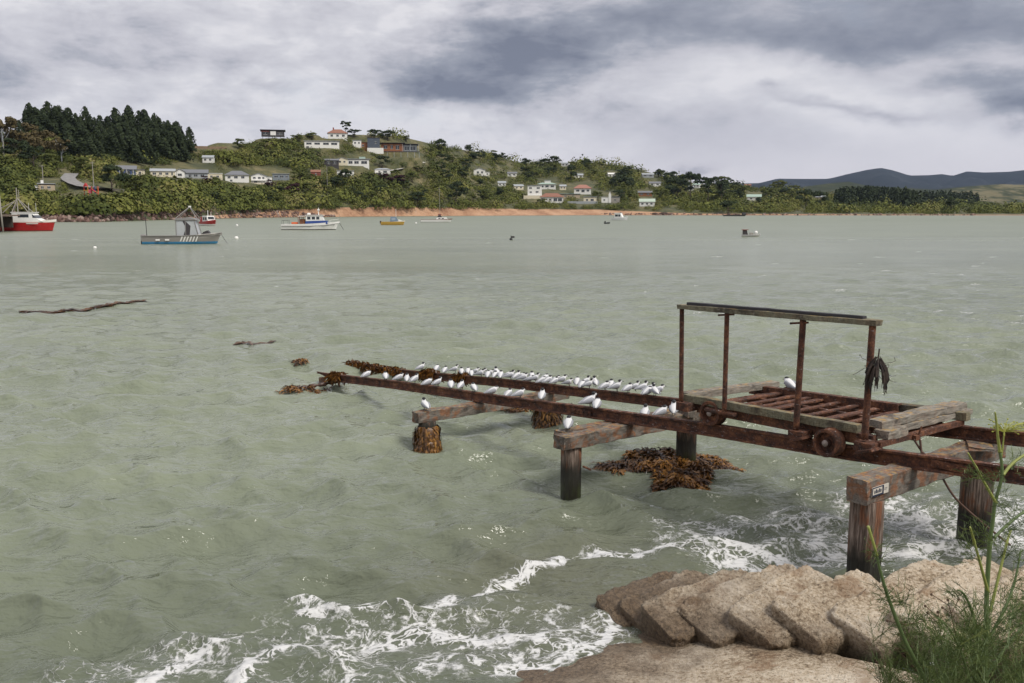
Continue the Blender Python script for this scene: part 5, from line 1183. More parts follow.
small = [(579, 178.5, WHITE, LGREY, 9, 'white cottage alone above the salmon roofed house'), (519, 190, CREAM, LGREY, 9, 'cream cottage in the trees left of the white two storey house'), (512, 177, WHITE, GREY_ROOF, 10, 'white roofed cottage in the trees at the foot of the far ridge'), (612, 177.5, WHITE, WHITE, 8, 'white roofed cottage on the upper slope over the boat shed'), (648, 178, LGREY, LGREY, 13, 'long grey roofed house high on the middle slope'), (655, 186.5, WHITE, GREY_ROOF, 12, 'white house under the grey roofed one on the middle slope'), (645, 196.5, BROWNWOOD, GREY_ROOF, 13, 'brown house with wide grey roof above the beach house'), (691, 191, WHITE, LGREY, 5, 'tiny white hut under the tall gum trees'), (748, 187.5, TAN, TERRACOTTA, 8, 'tan house on the right skyline'), (820, 200, TAN, LGREY, 12, 'pale farm shed low on the right shore'), (565, 166.5, WHITE, LGREY, 9, 'white house on the far green ridge'), (563, 190, CREAM, LGREY, 6, 'cream hut beside the mint roofed house'), (696, 188, WHITE, MINT, 8, 'mint and white house among the gum trees'), (208, 163, WHITE, LGREY, 7, 'white cottage at the foot of the pine stand'), (502, 187, WHITE, LGREY, 7, 'white hut above the beach bushes left of the bay houses'), (905, 204, TAN, GREY_ROOF, 12, 'tan barn in front of the dark plantation')]
for (x, y, wm, rm, w, lab) in small:
    h, p = house_base(x, y, lab, yaw=brng.uniform(-.3, .3)); ww = w/2; keep(x-w*.55, y-6, x+w*.55, y)
    block(h, -ww, ww, 0, 6, 0, 3.2, wm, rm, 'gable', 1.6, .5, [(-ww*.5, 1.9, ww*.4, 1.3), (ww*.45, 1.9, ww*.4, 1.3)])

# ================================================================== poles, playground
def pole(px, py, top, label, arm=True):
    p = put(px, py); hgt = (py-top)*p.y*1.02/F; e = empty('power_pole', p, 0, label, 'pole'); tb(e, 'shaft', GREYWOOD, [(0, 0, -1), (0, 0, hgt)], [.20, .15], 7)
    if arm: bx(e, 'crossarm', GREYWOOD, -1.1, 1.1, -.1, .1, hgt-.7, hgt-.5)
pole(94, 190, 163, 'tall grey power pole behind the playground'); pole(177.5, 188, 171, 'grey power pole in the bushes under the long cream house'); pole(327.5, 192, 168, 'pale power pole standing among shrubs below the mid slope row', False); pole(43.5, 186, 166, 'power pole behind the stone hut'); pole(5, 166, 142, 'pale pole at the far left edge of the hill', False); pole(562, 186, 178, 'short pole beside the mint roofed house', False)
p = put(92, 196); pg_ = empty('playground', p+Vector((0, 0, .8)), 0, 'colourful climbing frame playground beside the road', 'playground'); keep(84, 186, 101, 196, False)
for x, m in ((-3.2, REDP), (-1.6, YELLOWP), (0, REDP), (1.4, BLUEP), (2.8, ORANGE)): tb(pg_, 'post', m, [(x, 0, -1), (x, 0, 3.2)], .20)
b = MB(); b.prism([(-3.2, 3.2), (-1.6, 3.2), (-2.4, 4.6)], -.8, .8); b.build('tower_roof', REDP, pg_); bx(pg_, 'platform', YELLOWP, -3.2, -1.6, -.8, .8, 1.4, 1.6)
b = MB(); b.beam((0, -.2, 2.2), (3.2, -1.5, .2), .8, .12, 4, 0); b.build('slide', REDP, pg_); bx(pg_, 'climbing_wall', paint('pink panel', (.55, .10, .16), .5, .1), -1.4, -.2, -.1, .1, .3, 1.9); tb(pg_, 'swing_bar', paint('pale bar', (.5, .4, .4), .5, .1), [(-3.6, 0, 2.9), (3.6, 0, 2.9)], .1)
p = put(119, 196); e = empty('bus_shelter', p, 0, 'small grey open shelter right of the playground', 'shelter'); bx(e, 'roof', GREYWOOD, -2.4, 2.4, -1, 1, 2.6, 2.8)
for x in (-2.2, 2.2): tb(e, 'post', GREYWOOD, [(x, 0, -1), (x, 0, 2.6)], .12)

PADS += PENDING
build_headland()
# ================================================================== trees
def crown(name, kind, seed, m, N=650):
    g = np.random.default_rng(seed)
    if kind == 'pine':          # unit height; whorled dark cone
        z = 1-g.uniform(0, 1, N)**.72*.86; a = g.uniform(0, 6.283, N)
        prof = .27*(1-z)**.52+.02; lay = .70+.30*np.abs(np.sin(z*38+seed+np.sin(a*2)*1.2)); lob = 1+.42*np.sin(a*3+z*9+seed)
        r = prof*lay*lob*g.uniform(.35, 1.0, N)**.5
        c = np.stack([r*np.cos(a), r*np.sin(a), z-.05*r/.17], 1); n_ = np.stack([np.cos(a), np.sin(a), .5+0*a], 1)+g.normal(size=(N, 3))*.5; size = .020*g.uniform(.6, 1.5, N)
    else:
        spec = {'round': (10, .30, .30, .40, .62), 'gum': (13, .30, .24, .42, .72), 'wide': (12, .44, .30, .34, .60), 'spire': (9, .15, .22, .12, .55)}[kind]
        K, rx, cr, zlo, zc = spec; cen = []
        for k in range(K):
            aa = g.uniform(0, 6.283); rr = rx*math.sqrt(g.uniform(.0, 1)); zz = zlo+(.90-zlo)*g.uniform(0, 1)**.8
            rr *= (1.15-.75*abs(zz-zc)/.5) if kind != 'spire' else (1.1-zz)
            cen.append((rr*math.cos(aa), rr*math.sin(aa), zz, cr*g.uniform(.35, .72)*(1 if kind != 'gum' else .78)))
        cen = np.array(cen); w = cen[:, 3]**2; id_ = g.choice(K, N, p=w/w.sum()); d = g.normal(size=(N, 3)); d /= np.linalg.norm(d, axis=1, keepdims=True)
        d[:, 2] = np.where(d[:, 2] < -.35, -d[:, 2]*.6, d[:, 2])
        rad = cen[id_, 3]*g.uniform(.55, 1.12, N); c = cen[id_, :3]+d*rad[:, None]*np.array([1, 1, .72]); n_ = d+g.normal(size=(N, 3))*.45+[0, 0, .2]; size = .021*g.uniform(.55, 1.4, N)
        if kind == 'wide': size *= 1.15
    t = np.clip(.45+g.normal(size=N)*.17, 0, 1)
    v, q, tt = leaf_quads(c, n_, size, t)
    o = np_mesh(name, v, q, m, attrs={'tint': tt}); return o
def trunk_mesh(kind, seed):
    g = random.Random(seed); b = MB(); h = {'pine': .9, 'gum': .78, 'round': .55, 'wide': .5, 'spire': .8}[kind]; r = .017 if kind != 'wide' else .026
    b.tube([(0, 0, -.05), (.004*g.uniform(-1, 1), .004, h*.5), (.015*g.uniform(-1, 1), 0, h)], [r*1.3, r, r*.3], 6)
    if kind != 'pine':
        for k in range(5):
            a = k*1.3+seed; z0 = h*(.4+.1*k); b.tube([(0, 0, z0), (.10*math.cos(a), .10*math.sin(a), z0+.10), (.2*math.cos(a), .2*math.sin(a), z0+.24)], [r*.6, r*.45, r*.15], 5)
    return b
TPROTO = {}
def tree(name, key, kind, m, p, h, label, group=None, wide=1.0, variants=3, bark=None):
    k = (key, trng.randrange(variants))
    if k not in TPROTO:
        root = empty(name, (0, 0, 0)); c = crown('crown', kind, hash(key) % 97+k[1]*7+len(TPROTO)*3, m, 1500 if kind == 'pine' else 1400); c.parent = root
        trunk_mesh(kind, k[1]).build('trunk', bark or BARK, root, smooth=True); TPROTO[k] = root; o = root
    else: o = copy_tree(TPROTO[k])
    o.name = name; o.location = (p.x, p.y, p.z-.02*h); o.rotation_euler = (0, 0, trng.uniform(0, 6.28)); o.scale = (h*wide, h*wide, h)
    o['label'] = label; o['category'] = 'tree'
    if group: o['group'] = group
    elif 'group' in o: del o['group']
    return o
trng = random.Random(8)
def hpx(p, npx): return npx*p.y*1.02/F
topb = tab((18, 116), (24, 109), (30, 106), (58, 106), (75, 110), (92, 112), (110, 114), (127, 110), (142, 110), (152, 113), (165, 121), (175, 117), (186, 122), (198, 136))
for i in range(36):
    px = 21+i*4.95+trng.uniform(-1.8, 1.8); p = put(px, float(ridgeY(px))+trng.uniform(.5, 4)); h = hpx(p, float(ridgeY(px))+2-float(topb(px))-1.5+trng.uniform(-5, 4))
    tree('pine_tree', 'pineA', 'pine', PINE, p, h, 'tall dark pine at the top of the dense stand on the left hill', 'pines along the top of the stand', trng.uniform(.9, 1.25), 4)
for i in range(32):
    px = 68+i*3.9+trng.uniform(-2, 2); p = put(px, trng.uniform(149, 164)); h = hpx(p, trng.uniform(25, 34))
    tree('pine_tree', 'pineA', 'pine', PINE, p, h, 'dark pine low on the front slope of the left stand', 'pines on the front of the stand', trng.uniform(.95, 1.3), 4)
GB_ = 'trees of the left hill edge'
for (px, by, hp, kind, m, wd, lab) in [(4, 158, 42, 'gum', BROWNLEAF, .9, 'tall bronze gum with pale trunk at the left edge of the picture'), (13, 156, 32, 'wide', BROWNLEAF, .9, 'bronze spreading tree left of the pines'), (30, 153, 30, 'wide', BROWNLEAF, 1.15, 'rust topped round tree right below the first pines'), (45, 160, 30, 'wide', BROWNLEAF, 1.1, 'brown spreading tree under the pines'), (62, 165, 28, 'gum', BROWNLEAF, 1.1, 'thin brown gum with bare pale stems right of the brown trees'), (18, 164, 24, 'wide', DARKLEAF, 1.2, 'dark broad tree below the bronze gums'), (34, 168, 22, 'wide', DARKLEAF, 1.2, 'dark green tree in the hollow left of the road'), (50, 172, 18, 'wide', OLIVELEAF, 1.2, 'olive tree beside the top of the road'), (2, 172, 16, 'wide', OLIVELEAF, 1.3, 'olive tree at the left edge below the gums'), (88, 152, 16, 'spire', OLIVELEAF, 1.3, 'light green young conifer in front of the pine stand'), (82, 176, 18, 'wide', OLIVELEAF, 1.3, 'round olive tree between the road and the pines'), (112, 192, 26, 'wide', DARKLEAF, 1.1, 'dark round tree in front of the blue cottage'), (136, 196, 20, 'wide', OLIVELEAF, 1.2, 'yellow green tree right below the blue cottage'), (152, 170, 10, 'round', DARKLEAF, 1.2, 'small dark tree between the blue cottage and the cream house'), (139, 118, 12, 'gum', DARKLEAF, 1.6, 'ragged gum crown rising out of the pine stand')]:
    p = put(px, by); tree('broadleaf_tree' if kind != 'spire' else 'conifer_tree', 'L'+kind+m.name, kind, m, p, hpx(p, hp), lab, None, wd, 2, LGREY if kind == 'gum' else None)
for (px, by, hp, kind, m, wd, lab) in [(346, 136, 14, 'gum', DARKLEAF, 1.2, 'wind bent dark tree on the crest beside the terracotta house'), (354, 137, 8, 'wide', DARKLEAF, 1.7, 'low dark tree right of the terracotta house'), (374, 140, 10, 'wide', DARKLEAF, 1.5, 'round dark tree on the crest above the slate tower house'), (388, 141, 10, 'wide', DARKLEAF, 1.6, 'dark tree on the crest above the timber house'), (406, 142, 6, 'wide', OLIVELEAF, 2.0, 'low olive tree behind the timber house roof'), (312, 140, 7, 'wide', OLIVELEAF, 1.8, 'low tree over the long white house'), (296, 142, 8, 'wide', OLIVELEAF, 1.8, 'scrubby tree right of the dark hilltop house'), (440, 154, 14, 'wide', DARKLEAF, 1.1, 'dark lone conifer on the skyline right of the timber house'), (456, 207, 24, 'round', DARKLEAF, 1.1, 'tall dark conifer above the beach behind the sailing boat'), (417, 209, 17, 'round', DARKLEAF, 1.2, 'dark bushy tree above the beach behind the yellow boat'), (382, 168, 12, 'wide', DARKLEAF, 1.2, 'dark round tree below the slate tower house'), (346, 184, 14, 'wide', DARKLEAF, 1.2, 'dark tree standing in front of the half hidden white cottage'), (356, 190, 12, 'wide', OLIVELEAF, 1.3, 'olive tree right of the pale power pole'), (300, 182, 12, 'wide', OLIVELEAF, 1.4, 'spreading olive tree right of the boxy blue grey house'), (272, 190, 9, 'wide', PURPLELEAF, 1.6, 'purple leaved shrub tree under the two storey white house'), (292, 197, 14, 'wide', PURPLELEAF, 1.2, 'dark red tree on the slope above the white launch'), (206, 186, 10, 'round', PURPLELEAF, 1.3, 'plum coloured tree by the grey roofed house'), (382, 184, 10, 'wide', PURPLELEAF, 1.8, 'deep purple shrub tree under the white cottage'), (396, 186, 11, 'wide', PURPLELEAF, 1.9, 'broad purple shrub tree right of the first purple one'), (216, 190, 12, 'wide', OLIVELEAF, 1.2, 'bright yellow green tree left of the white villa'), (571, 182, 18, 'spire', DARKLEAF, 1.5, 'tall dark conifer on the middle slope above the boat shed'), (598, 200, 10, 'wide', OLIVELEAF, 1.3, 'round green tree between the pale cottage and the sharp gabled shed'), (623, 193, 16, 'wide', DARKLEAF, 1.2, 'dense dark tree above the beach house'), (690, 202, 30, 'gum', DARKLEAF, .95, 'tallest dark gum on the right skyline'), (708, 204, 27, 'gum', DARKLEAF, 1.0, 'second tall gum, open crown, right of the tallest'), (721, 204, 24, 'gum', DARKLEAF, 1.0, 'third gum with thin top right of the open crowned one'), (677, 200, 22, 'wide', DARKLEAF, 1.1, 'dark bushy tree left of the tallest gum'), (741, 196, 12, 'wide', OLIVELEAF, 1.3, 'olive tree left of the mint roofed house'), (728, 214, 14, 'wide', DARKLEAF, 1.3, 'dark round tree on the point under the gums'), (766, 199, 12, 'wide', OLIVELEAF, 1.2, 'bushy tree right of the mint roofed house'), (806, 208, 18, 'wide', DARKLEAF, 1.1, 'dark tree at the left of the plantation shore'), (818, 209, 17, 'wide', DARKLEAF, 1.1, 'dark tree next to the tan farm shed'), (951, 213, 17, 'round', DARKLEAF, 1.0, 'lone dark tree at the waterline in front of the plantation'), (541, 206, 8, 'wide', OLIVELEAF, 1.5, 'green bush tree on the sand in front of the flat roofed house')]:
    p = put(px, by); tree('conifer_tree' if kind == 'spire' or 'conifer' in lab else 'broadleaf_tree', 'M'+kind+m.name, kind, m, p, hpx(p, hp), lab, None, wd, 2)
def blocked(px, py, hp, rad=2.0):
    for (x0, y0, x1, y1) in KEEP:
        if x0-rad < px < x1+rad and y0-1 < py and py-hp < y1-2.5 and py < y1+12: return True
    return False
cnt = 0
while cnt < 95:                                        # rest of the trees one can tell apart between the houses
    px = trng.uniform(445, 800); yr = float(ridgeY(px)); py = trng.uniform(yr+1, 205); hp = trng.uniform(7, 13)*(1 if py > 178 else .8)
    if blocked(px, py, hp): continue
    p = put(px, py); dk = trng.random() < .5
    a = 'upper' if py < 182 else 'lower'
    tree('broadleaf_tree', 'R'+str(dk), 'round' if trng.random() < .4 else 'wide', DARKLEAF if dk else OLIVELEAF, p, hpx(p, hp), ('dark green' if dk else 'olive green')+' tree among the scrub and houses of the %s middle slope' % a, '%s trees of the %s middle slope' % ('dark' if dk else 'olive', a), trng.uniform(1.1, 1.5), 3); cnt += 1
cnt = 0
while cnt < 60:
    px = trng.uniform(200, 445); yr = float(ridgeY(px)); py = trng.uniform(yr+6, 208); hp = trng.uniform(6, 11)
    if blocked(px, py, hp): continue
    p = put(px, py); dk = trng.random() < .4
    tree('broadleaf_tree', 'R'+str(dk), 'wide', DARKLEAF if dk else OLIVELEAF, p, hpx(p, hp), ('dark green' if dk else 'olive green')+' tree on the bushy hillside above the white launch', '%s trees of the house hill' % ('dark' if dk else 'olive'), trng.uniform(1.2, 1.6), 3); cnt += 1

# scrub that covers the hillsides: one uncountable mass
C, Nn, Sz, Tt = [], [], [], []
def add_bush(p, rx, hh, base, g, n):
    d = g.normal(size=(n, 3)); d /= np.linalg.norm(d, axis=1, keepdims=True); d[:, 2] = np.abs(d[:, 2])
    lump = 1+.30*np.sin(d[:, 0]*5+base*40)*np.cos(d[:, 1]*6+base*23); rad = lump*g.uniform(.62, 1.06, n)
    C.append(np.array([p.x, p.y, p.z-.1])+d*rad[:, None]*np.array([rx, rx, hh])); Nn.append(d*[1, 1, .9]+g.normal(size=(n, 3))*.27+[0, 0, .12])
    Sz.append(np.full(n, 1.0)*max(rx, hh)*.054*g.uniform(.7, 1.5, n)); Tt.append(np.clip(base+g.normal(size=n)*.10, 0, 1))
g = np.random.default_rng(77); made = 0; tries = 0
roadpts = [(72, 176), (68, 180), (70, 183), (76, 186), (84, 189), (92, 190.5), (102, 191), (118, 192.5), (384, 173), (400, 170), (412, 167), (424, 163.5)]
while made < 5600 and tries < 30000:
    tries += 1
    px = g.uniform(-60, 1090) if made < 4900 else (g.uniform(-420, -60) if g.uniform() < .5 else g.uniform(1090, 1480))
    ys = 211+3640/float(shoreR(px)); yr = float(ridgeY(px)); py = yr+(ys-float(np.interp(px, [180, 240, 340, 600, 700, 900], [6.5, 7.5, 6.5, 5.5, 3, 1.5]))-yr)*g.uniform(0, 1)
    if px > 820 and g.uniform() < .45: continue
    patch = math.sin(px*.063+1.1)*math.cos(py*.16+px*.02)+.5*math.sin(px*.19+py*.3)
    if patch > .66 and g.uniform() < .85: continue
    if 380 < px < 428 and 158 < py < 170 and g.uniform() < .8: continue
    if 60 < px < 110 and 194 < py < 206 and g.uniform() < .45: continue
    if 462 < px < 482 and 168 < py < 205 and g.uniform() < .55: continue
    if 555 < px < 640 and 201 < py < 208 and g.uniform() < .5: continue
    p = put(px, py); hm = g.uniform(1.6, 4.6)*(1.15 if px < 420 else 1.0)*max(1, p.y/720)*(.8 if px < 130 else 1)*(1.6 if g.uniform() < .22 else .9); hp = hm*F/p.y
    if blocked(px, py, hp, max(2.0, hp*.75)) or any(abs(px-a) < 2.5+hp*.8 and py > b_-1.2 and py-hp < b_+.8 for a, b_ in roadpts): continue
    base = np.clip(.38+.17*math.sin(px*.05+py*.09)+g.normal()*.24+(.05 if py > ys-14 else 0), .05, .95)
    n = int(np.clip(205*(600/p.y), 70, 380)); add_bush(p, hm*g.uniform(.8, 1.5), hm, base, g, n); made += 1
for i in range(5200):                                   # low undergrowth between houses and bushes
    px = g.uniform(-40, 830); ys = 211+3640/float(shoreR(px)); yr = float(ridgeY(px)); py = yr+(ys-6-yr)*g.uniform(0, 1); hp = g.uniform(1.6, 3.6)
    if any(x0 < px < x1 and y0 < py and py-hp < y1-.5 and py < y1+4 for (x0, y0, x1, y1) in KEEP) or any(abs(px-a) < 4.5 and -1.2 < py-b_ < 3.4 for a, b_ in roadpts): continue
    if 380 < px < 428 and 157 < py < 170 and g.uniform() < .75: continue
    if math.sin(px*.063+1.1)*math.cos(py*.16+px*.02)+.5*math.sin(px*.19+py*.3) > .72 and g.uniform() < .8: continue
    p = put(px, py); hm = hp*p.y/F; add_bush(p, hm*g.uniform(.9, 2.2), hm, float(np.clip(.45+g.normal()*.24, .05, .98)), g, 46)
v, q, t = leaf_quads(np.concatenate(C), np.concatenate(Nn), np.concatenate(Sz), np.concatenate(Tt))
tag(np_mesh('scrub', v, q, SCRUB, attrs={'tint': t}), 'low mixed green and tan scrub covering the far hillsides', 'scrub', kind='stuff')

# dark plantation on the right shore: a far-off wood
C, Nn, Sz, Tt = [], [], [], []
for i in range(460):
    px = g.uniform(834, 978); lim = np.interp(px, [834, 842, 870, 905, 918, 940, 975, 980], [191, 188, 187, 189, 192, 191, 192, 197])
    if px > 918 and g.uniform() < .15: continue
    by = g.uniform(201, 210 if 895 < px < 922 else 206); p = put(px, by); hh = max(4, hpx(p, by-lim+g.uniform(-2.0, 1.0))); n = 46
    z = 1-g.uniform(0, 1, n)**.7*.95; a = g.uniform(0, 6.28, n); r = .24*(1-z)**.6*g.uniform(.5, 1.1, n)
    C.append(np.array([p.x, p.y, p.z])+np.stack([r*np.cos(a), r*np.sin(a), z], 1)*hh); Nn.append(np.stack([np.cos(a), np.sin(a), a*0+.5], 1)+g.normal(size=(n, 3))*.4); Sz.append(hh*.045*g.uniform(.7, 1.4, n)); Tt.append(np.clip(.4+g.normal(size=n)*.15, 0, 1))
v, q, t = leaf_quads(np.concatenate(C), np.concatenate(Nn), np.concatenate(Sz), np.concatenate(Tt))
tag(np_mesh('pine_plantation', v, q, PINE, attrs={'tint': t}), 'dark pine plantation along the right shore below the blue hills', 'forest', kind='stuff')

# tumbled rock armour along the left shore
ico = bmesh.new(); bmesh.ops.create_icosphere(ico, subdivisions=1, radius=1.0); iv = np.array([v.co[:] for v in ico.verts]); it = np.array([[v.index for v in f.verts] for f in ico.faces]); ico.free()
V, Q, T = [], [], []; k = 0
for i in range(2100):
    px = g.uniform(-250, 335) if i < 1800 else g.uniform(600, 980); vmax = .050 if px > 60 else .04
    if px > 340: vmax = .010
    x, y, z = terr(px, g.uniform(-.004, vmax)*(1 if px < 230 or px > 340 else max(.1, (335-px)/105))); s = g.uniform(.35, 1.15)*(1 if px < 340 else 1.2)
    vv = iv*(1+g.uniform(-.28, .28, (len(iv), 1)))*s*g.uniform(.6, 1.3, 3)+[float(x), float(y), max(float(z), 0)+s*.25]
    V.append(vv); Q.append(it+k); T.append(np.full(len(iv), g.uniform(0, 1))); k += len(iv)
ROCKM = mat('brown rock', lambda t: (t.set(t.p.inputs['Base Color'], t.ramp(t.math('ADD', t.math('MULTIPLY', t.new('ShaderNodeAttribute', attribute_name='tint').outputs['Fac'], .8), t.math('MULTIPLY', t.noise(t.tc, 1.2, 4), .25)), [(.1, (.06, .035, .028)), (.5, (.15, .085, .068)), (.8, (.24, .165, .135)), (1.0, (.36, .30, .26))])), t.set(t.p.inputs['Roughness'], .9)), 'World')
tag(np_mesh('rock_armour', np.concatenate(V), np.concatenate(Q), ROCKM, attrs={'tint': np.concatenate(T)}, tri=True), 'tumbled brown rocks lining the far shore', 'rocks', kind='stuff')
for (px, w) in ((655, 7), (664, 9), (671, 6), (700, 5), (628, 4)):
    p = put(px, 215.0); b = MB(); m_ = 10; sc_ = m2(w, p.y)/2; n_ = 14; vs = []
    for i in range(m_+1):
        ph = math.pi*i/m_
        for j in range(n_):
            a = 2*math.pi*j/n_; rr = 1+.3*mnoise.noise(Vector((math.cos(a)*2+px, math.sin(a)*2, ph*1.4))); vs.append((math.sin(ph)*math.cos(a)*sc_*rr, math.sin(ph)*math.sin(a)*sc_*.7*rr, -math.cos(ph)*sc_*.38*rr))
    b.add(vs, [(i*n_+j, i*n_+(j+1) % n_, (i+1)*n_+(j+1) % n_, (i+1)*n_+j) for i in range(m_) for j in range(n_)])
    o = b.build('shore_rock', ROCKM, None, loc=p+Vector((0, 0, sc_*.15))); tag(o, {655: 'grey brown boulder left of a bigger one on the shore under the beach house', 664: 'biggest boulder on the shore under the beach house', 671: 'boulder right of the biggest one under the beach house', 700: 'small boulder at the waterline below the tall gums', 628: 'small boulder at the waterline right of the white cruiser'}[px], 'boulder')

# ================================================================== fennel and dry weeds at our feet
STEM = paint('green stalk', (.10, .145, .05), .5, .2, scale=12); STEMY = paint('yellow green stalk', (.27, .30, .075), .5, .15, scale=12)
FERN = mat('fennel threads', lambda t: (t.set(t.p.inputs['Base Color'], t.ramp(t.math('ADD', t.math('MULTIPLY', t.new('ShaderNodeAttribute', attribute_name='tint').outputs['Fac'], .75), t.math('MULTIPLY', t.noise(t.tc, 5, 3), .25)), [(.1, (.03, .045, .015)), (.5, (.075, .115, .032)), (.85, (.15, .19, .05)), (1.0, (.24, .24, .07))])), t.set(t.p.inputs['Roughness'], .6)), 'World')
FY = 3.25
fbase = Vector((atY(984, 690, FY).x, FY, 1.55))
fen = empty('fennel_plant', fbase, 0, 'tall green fennel with yellow flower head growing at the lower right corner', 'plant')
def fp(px, py, dy=0.0): return atY(px, py, FY+dy)-fbase
def stalk(pts, r0, r1, m, parent=fen, name='stalk', dy0=0.0, dy1=0.0):
    P = [fp(x, y, dy0+(dy1-dy0)*i/(len(pts)-1)) for i, (x, y) in enumerate(pts)]; Q = bez(P, 6); n_ = len(Q)
    b = MB(); rad = [(r0+(r1-r0)*i/(n_-1))*(1.25 if i % 12 == 0 else 1) for i in range(n_)]; b.tube(Q, [r_*.66 for r_ in rad], 8); return b.build(name, m, parent, smooth=True)
stalk([(982, 760), (984, 690), (986, 628), (987, 588), (990, 540)], .016, .0125, STEM)
stalk([(990, 540), (993, 520), (995, 503), (1002, 475), (1000, 452)], .0115, .008, STEM)
stalk([(1000, 452), (998, 438), (996, 419), (995, 412)], .010, .004, STEMY, dy1=-.02)
stalk([(996, 503), (984, 482), (976, 467), (968, 453)], .009, .004, STEMY, dy1=-.08); stalk([(1003, 475), (1012, 464), (1026, 454), (1040, 448)], .009, .006, STEMY, dy1=.05); stalk([(1001, 458), (1003, 445), (1004, 432)], .006, .003, STEMY)
stalk([(994, 538), (1006, 526), (1024, 512), (1040, 506)], .009, .007, STEM, dy1=.06); stalk([(988, 592), (982, 570), (974, 541), (970, 527)], .0095, .005, STEMY, dy1=-.10)
stalk([(990, 612), (999, 575), (1007, 542), (1011, 530)], .0095, .006, STEMY, dy1=.08); stalk([(988, 640), (1003, 612), (1014, 584), (1021, 550)], .010, .005, STEM, dy1=.10); stalk([(982, 650), (977, 630), (970, 606), (963, 593), (958, 590)], .010, .004, STEM, dy1=-.12)
stalk([(984, 680), (1004, 650), (1024, 625), (1040, 610)], .009, .005, STEM, dy1=.1); stalk([(975, 700), (962, 655), (950, 630), (938, 618)], .008, .004, STEM, dy1=-.15)
b = MB(); fl = fp(1004, 432); gg = random.Random(2)
for i in range(48):
    a = gg.uniform(0, 6.28); r = math.sqrt(gg.random())*.085; e = fl+Vector((r*math.cos(a)*1.0+.03, r*math.sin(a), .03+gg.uniform(-.02, .02)-r*.2)); b.tube([fl, fl.lerp(e, .6)+Vector((0, 0, .008)), e], .0012, 3)
    b.ball(e, .004, .004, .003, 5, 3)
b.build('flower_head', paint('yellow green blossom', (.30, .31, .05), .6, .2, scale=30), fen)
def threads(starts, n, L, parent, base, seed, tint0=.5, name='foliage', spread=.5):
    """feathery leaves: each start point carries a spray of fine forked threads"""
    g = np.random.default_rng(seed); V, Q, T = [], [], []; k = 0
    for st, dirv in starts:
        for i in range(n):
            d = np.array(dirv)+g.normal(size=3)*spread; d /= np.linalg.norm(d); p0 = np.array(st)+g.normal(size=3)*.012; ln = L*g.uniform(.5, 1.25); p1 = p0+d*ln*.55; p2 = p0+d*ln+np.array([0, 0, -.12*ln]); tn = float(np.clip(tint0+g.normal()*.2, 0, 1))
            segs = [(p0, p1, .0012), (p1, p2, .0009)]
            for j in range(7):
                f = g.uniform(.15, 1); q0 = p0+(p2-p0)*f; e = d*.55+g.normal(size=3)*.55; segs.append((q0, q0+e*ln*.30*g.uniform(.5, 1), .0008))
            for a, c, w in segs:
                dd = c-a; sd = np.cross(dd, [.2, 1, .1]); nn = np.linalg.norm(sd); sd = sd/max(nn, 1e-6)*w; V += [a-sd, a+sd, c+sd*.5, c-sd*.5]; Q.append((k, k+1, k+2, k+3)); T += [tn]*4; k += 4
    return np_mesh(name, np.array(V), np.array(Q), FERN, parent, attrs={'tint': T})
gs = np.random.default_rng(12); starts = []
for i in range(125):
    px = gs.uniform(925, 1045); lo = np.interp(px, [925, 950, 985, 1040], [662, 640, 622, 600]); py = gs.uniform(lo, 735)
    starts.append((fp(px, py, gs.uniform(-.35, .35)), (gs.normal()*.6, gs.normal()*.3, .75)))
threads(starts, 10, .15, fen, fbase, 5, .60)
st2 = [(fp(x, y, gs.uniform(-.1, .1)), (dx, 0, .5)) for x, y, dx in [(990, 540, -.6), (991, 545, -.8), (985, 528, -.8), (975, 535, -.4), (968, 546, -.5), (996, 503, .6), (1003, 475, -.9), (994, 482, -1), (980, 476, -.8), (1012, 470, .3), (1010, 530, .5), (1016, 560, .5), (1020, 545, .3), (1014, 584, .6), (1004, 545, .3), (963, 594, -.8), (970, 605, -.7), (958, 600, -.8), (1020, 596, .5), (978, 560, -.5), (1018, 514, .4), (1010, 520, -.3), (1023, 620, .4), (950, 630, -.6), (940, 625, -.6), (1002, 600, .2), (1000, 560, .3)]]
threads(st2, 9, .075, fen, fbase, 6, .55, spread=.45)
# leaning single stalk to the left
fb2 = Vector((atY(930, 700, 3.5).x, 3.5, 1.5)); fen2 = empty('fennel_plant', fb2, 0, 'single thin fennel stalk leaning left in front of the sack wall', 'plant')
def fp2(px, py): return atY(px, py, 3.5)-fb2
b = MB(); Q_ = bez([fp2(*q) for q in ((940, 730), (926, 683), (905.5, 642), (889, 600), (880, 570), (876, 552))], 6); b.tube(Q_, [.011-.006*i/(len(Q_)-1) for i in range(len(Q_))], 7); b.build('stalk', STEM, fen2, smooth=True)
b = MB(); Q_ = bez([fp2(*q) for q in ((877, 556), (873, 542), (868, 526))], 5); b.tube(Q_, .006, 6); b.build('stalk_tip', STEMY, fen2, smooth=True)
threads([(fp2(x, y), (dx, 0, .35)) for x, y, dx in ((890, 600, -1), (892, 604, 1), (889, 598, .8), (888, 596, -.8), (880, 560, .7), (878, 556, -.7), (874, 545, .4), (900, 628, .6), (905, 642, -.5))], 9, .075, fen2, fb2, 8, .55, spread=.35)
st3 = []
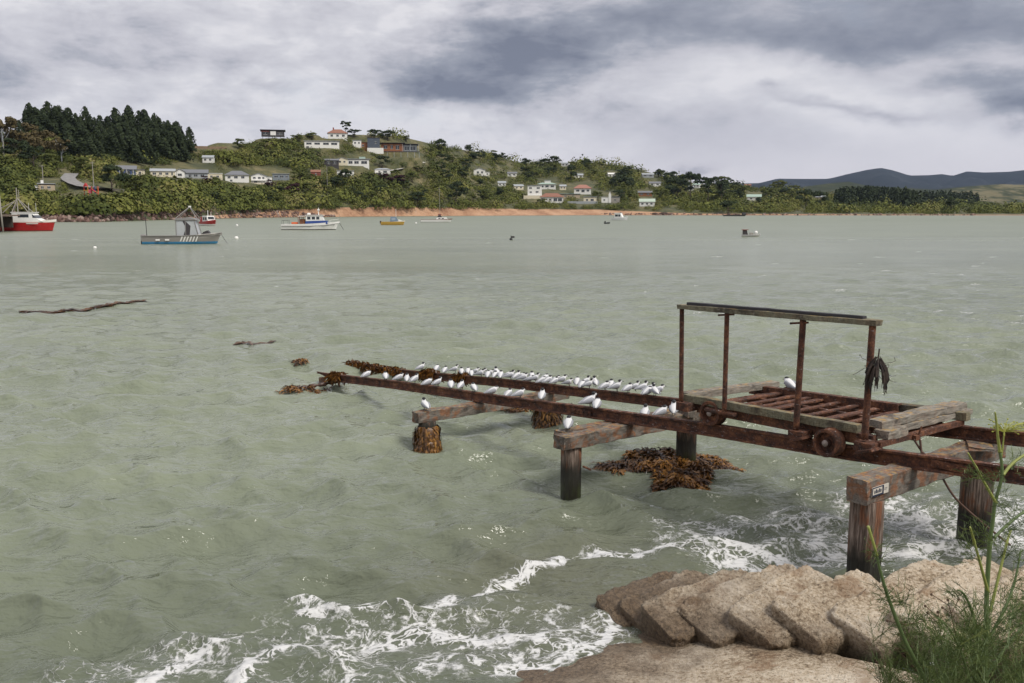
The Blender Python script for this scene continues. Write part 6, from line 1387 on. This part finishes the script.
for i in range(60):
    px = gs.uniform(884, 960); lo = np.interp(px, [884, 900, 930, 960], [668, 652, 628, 640]); st3.append((fp2(px, gs.uniform(lo, 725))+Vector((0, gs.uniform(-.2, .3), 0)), (gs.normal()*.5, 0, .8)))
threads(st3, 9, .14, fen2, fb2, 9, .58)
# dry brown stems
DRY = paint('dry stem', (.085, .05, .03), .9, .25, scale=20)
wb = Vector((atY(925, 720, 3.7).x, 3.7, 1.45)); wd_ = empty('dry_weed', wb, 0, 'brown dried weed with tiny seed heads among the fennel', 'plant')
b = MB(); hd = MB(); gg = random.Random(6)
for (x0, y0, x1, y1) in ((940, 725, 893, 646), (936, 730, 905, 625), (930, 730, 938, 612), (950, 730, 915, 660), (945, 720, 925, 640), (955, 720, 962, 640), (925, 725, 880, 668), (960, 720, 948, 600), (970, 720, 985, 650)):
    A = atY(x0, y0, 3.7)-wb; B_ = atY(x1, y1, 3.7+gg.uniform(-.1, .1))-wb; M_ = A.lerp(B_, .5)+Vector((gg.uniform(-.04, .04), 0, .03)); P = bez([A, M_, B_], 6); b.tube(P, [.0045-.003*i/(len(P)-1) for i in range(len(P))], 5)
    for k in range(7):
        s_0 = P[gg.randrange(4, len(P))]; e = s_0+Vector((gg.uniform(-.07, .07), gg.uniform(-.03, .03), gg.uniform(.01, .07))); b.tube([s_0, e], .0016, 4)
        hd.ball(e, .006, .006, .006, 6, 4)
    hd.ball(B_, .007, .007, .007, 6, 4)
b.build('stem', DRY, wd_); hd.build('seed_heads', DRY, wd_)
hd = MB(); hd.ball(atY(932, 664, 3.6)-wb, .012, .01, .008); hd.build('white_blossom', WHITE, wd_, smooth=True)

# ================================================================== the air of the bay
b = MB(); b.box(-12000, 12000, -400, 10400, -30, 900); hz = b.build('haze', None); hm = bpy.data.materials.new('haze'); hm.use_nodes = True; ht = NT(hm.node_tree); ht.n.clear()
vol = ht.new('ShaderNodeVolumePrincipled', {'Color': (.62, .76, 1.0), 'Density': HAZE}); vol.inputs['Anisotropy'].default_value = .0
ht.l.new(vol.outputs[0], ht.new('ShaderNodeOutputMaterial').inputs['Volume']); hz.data.materials.append(hm); tag(hz, kind='stuff'); hz['label'] = 'thin blue sea air over the bay'
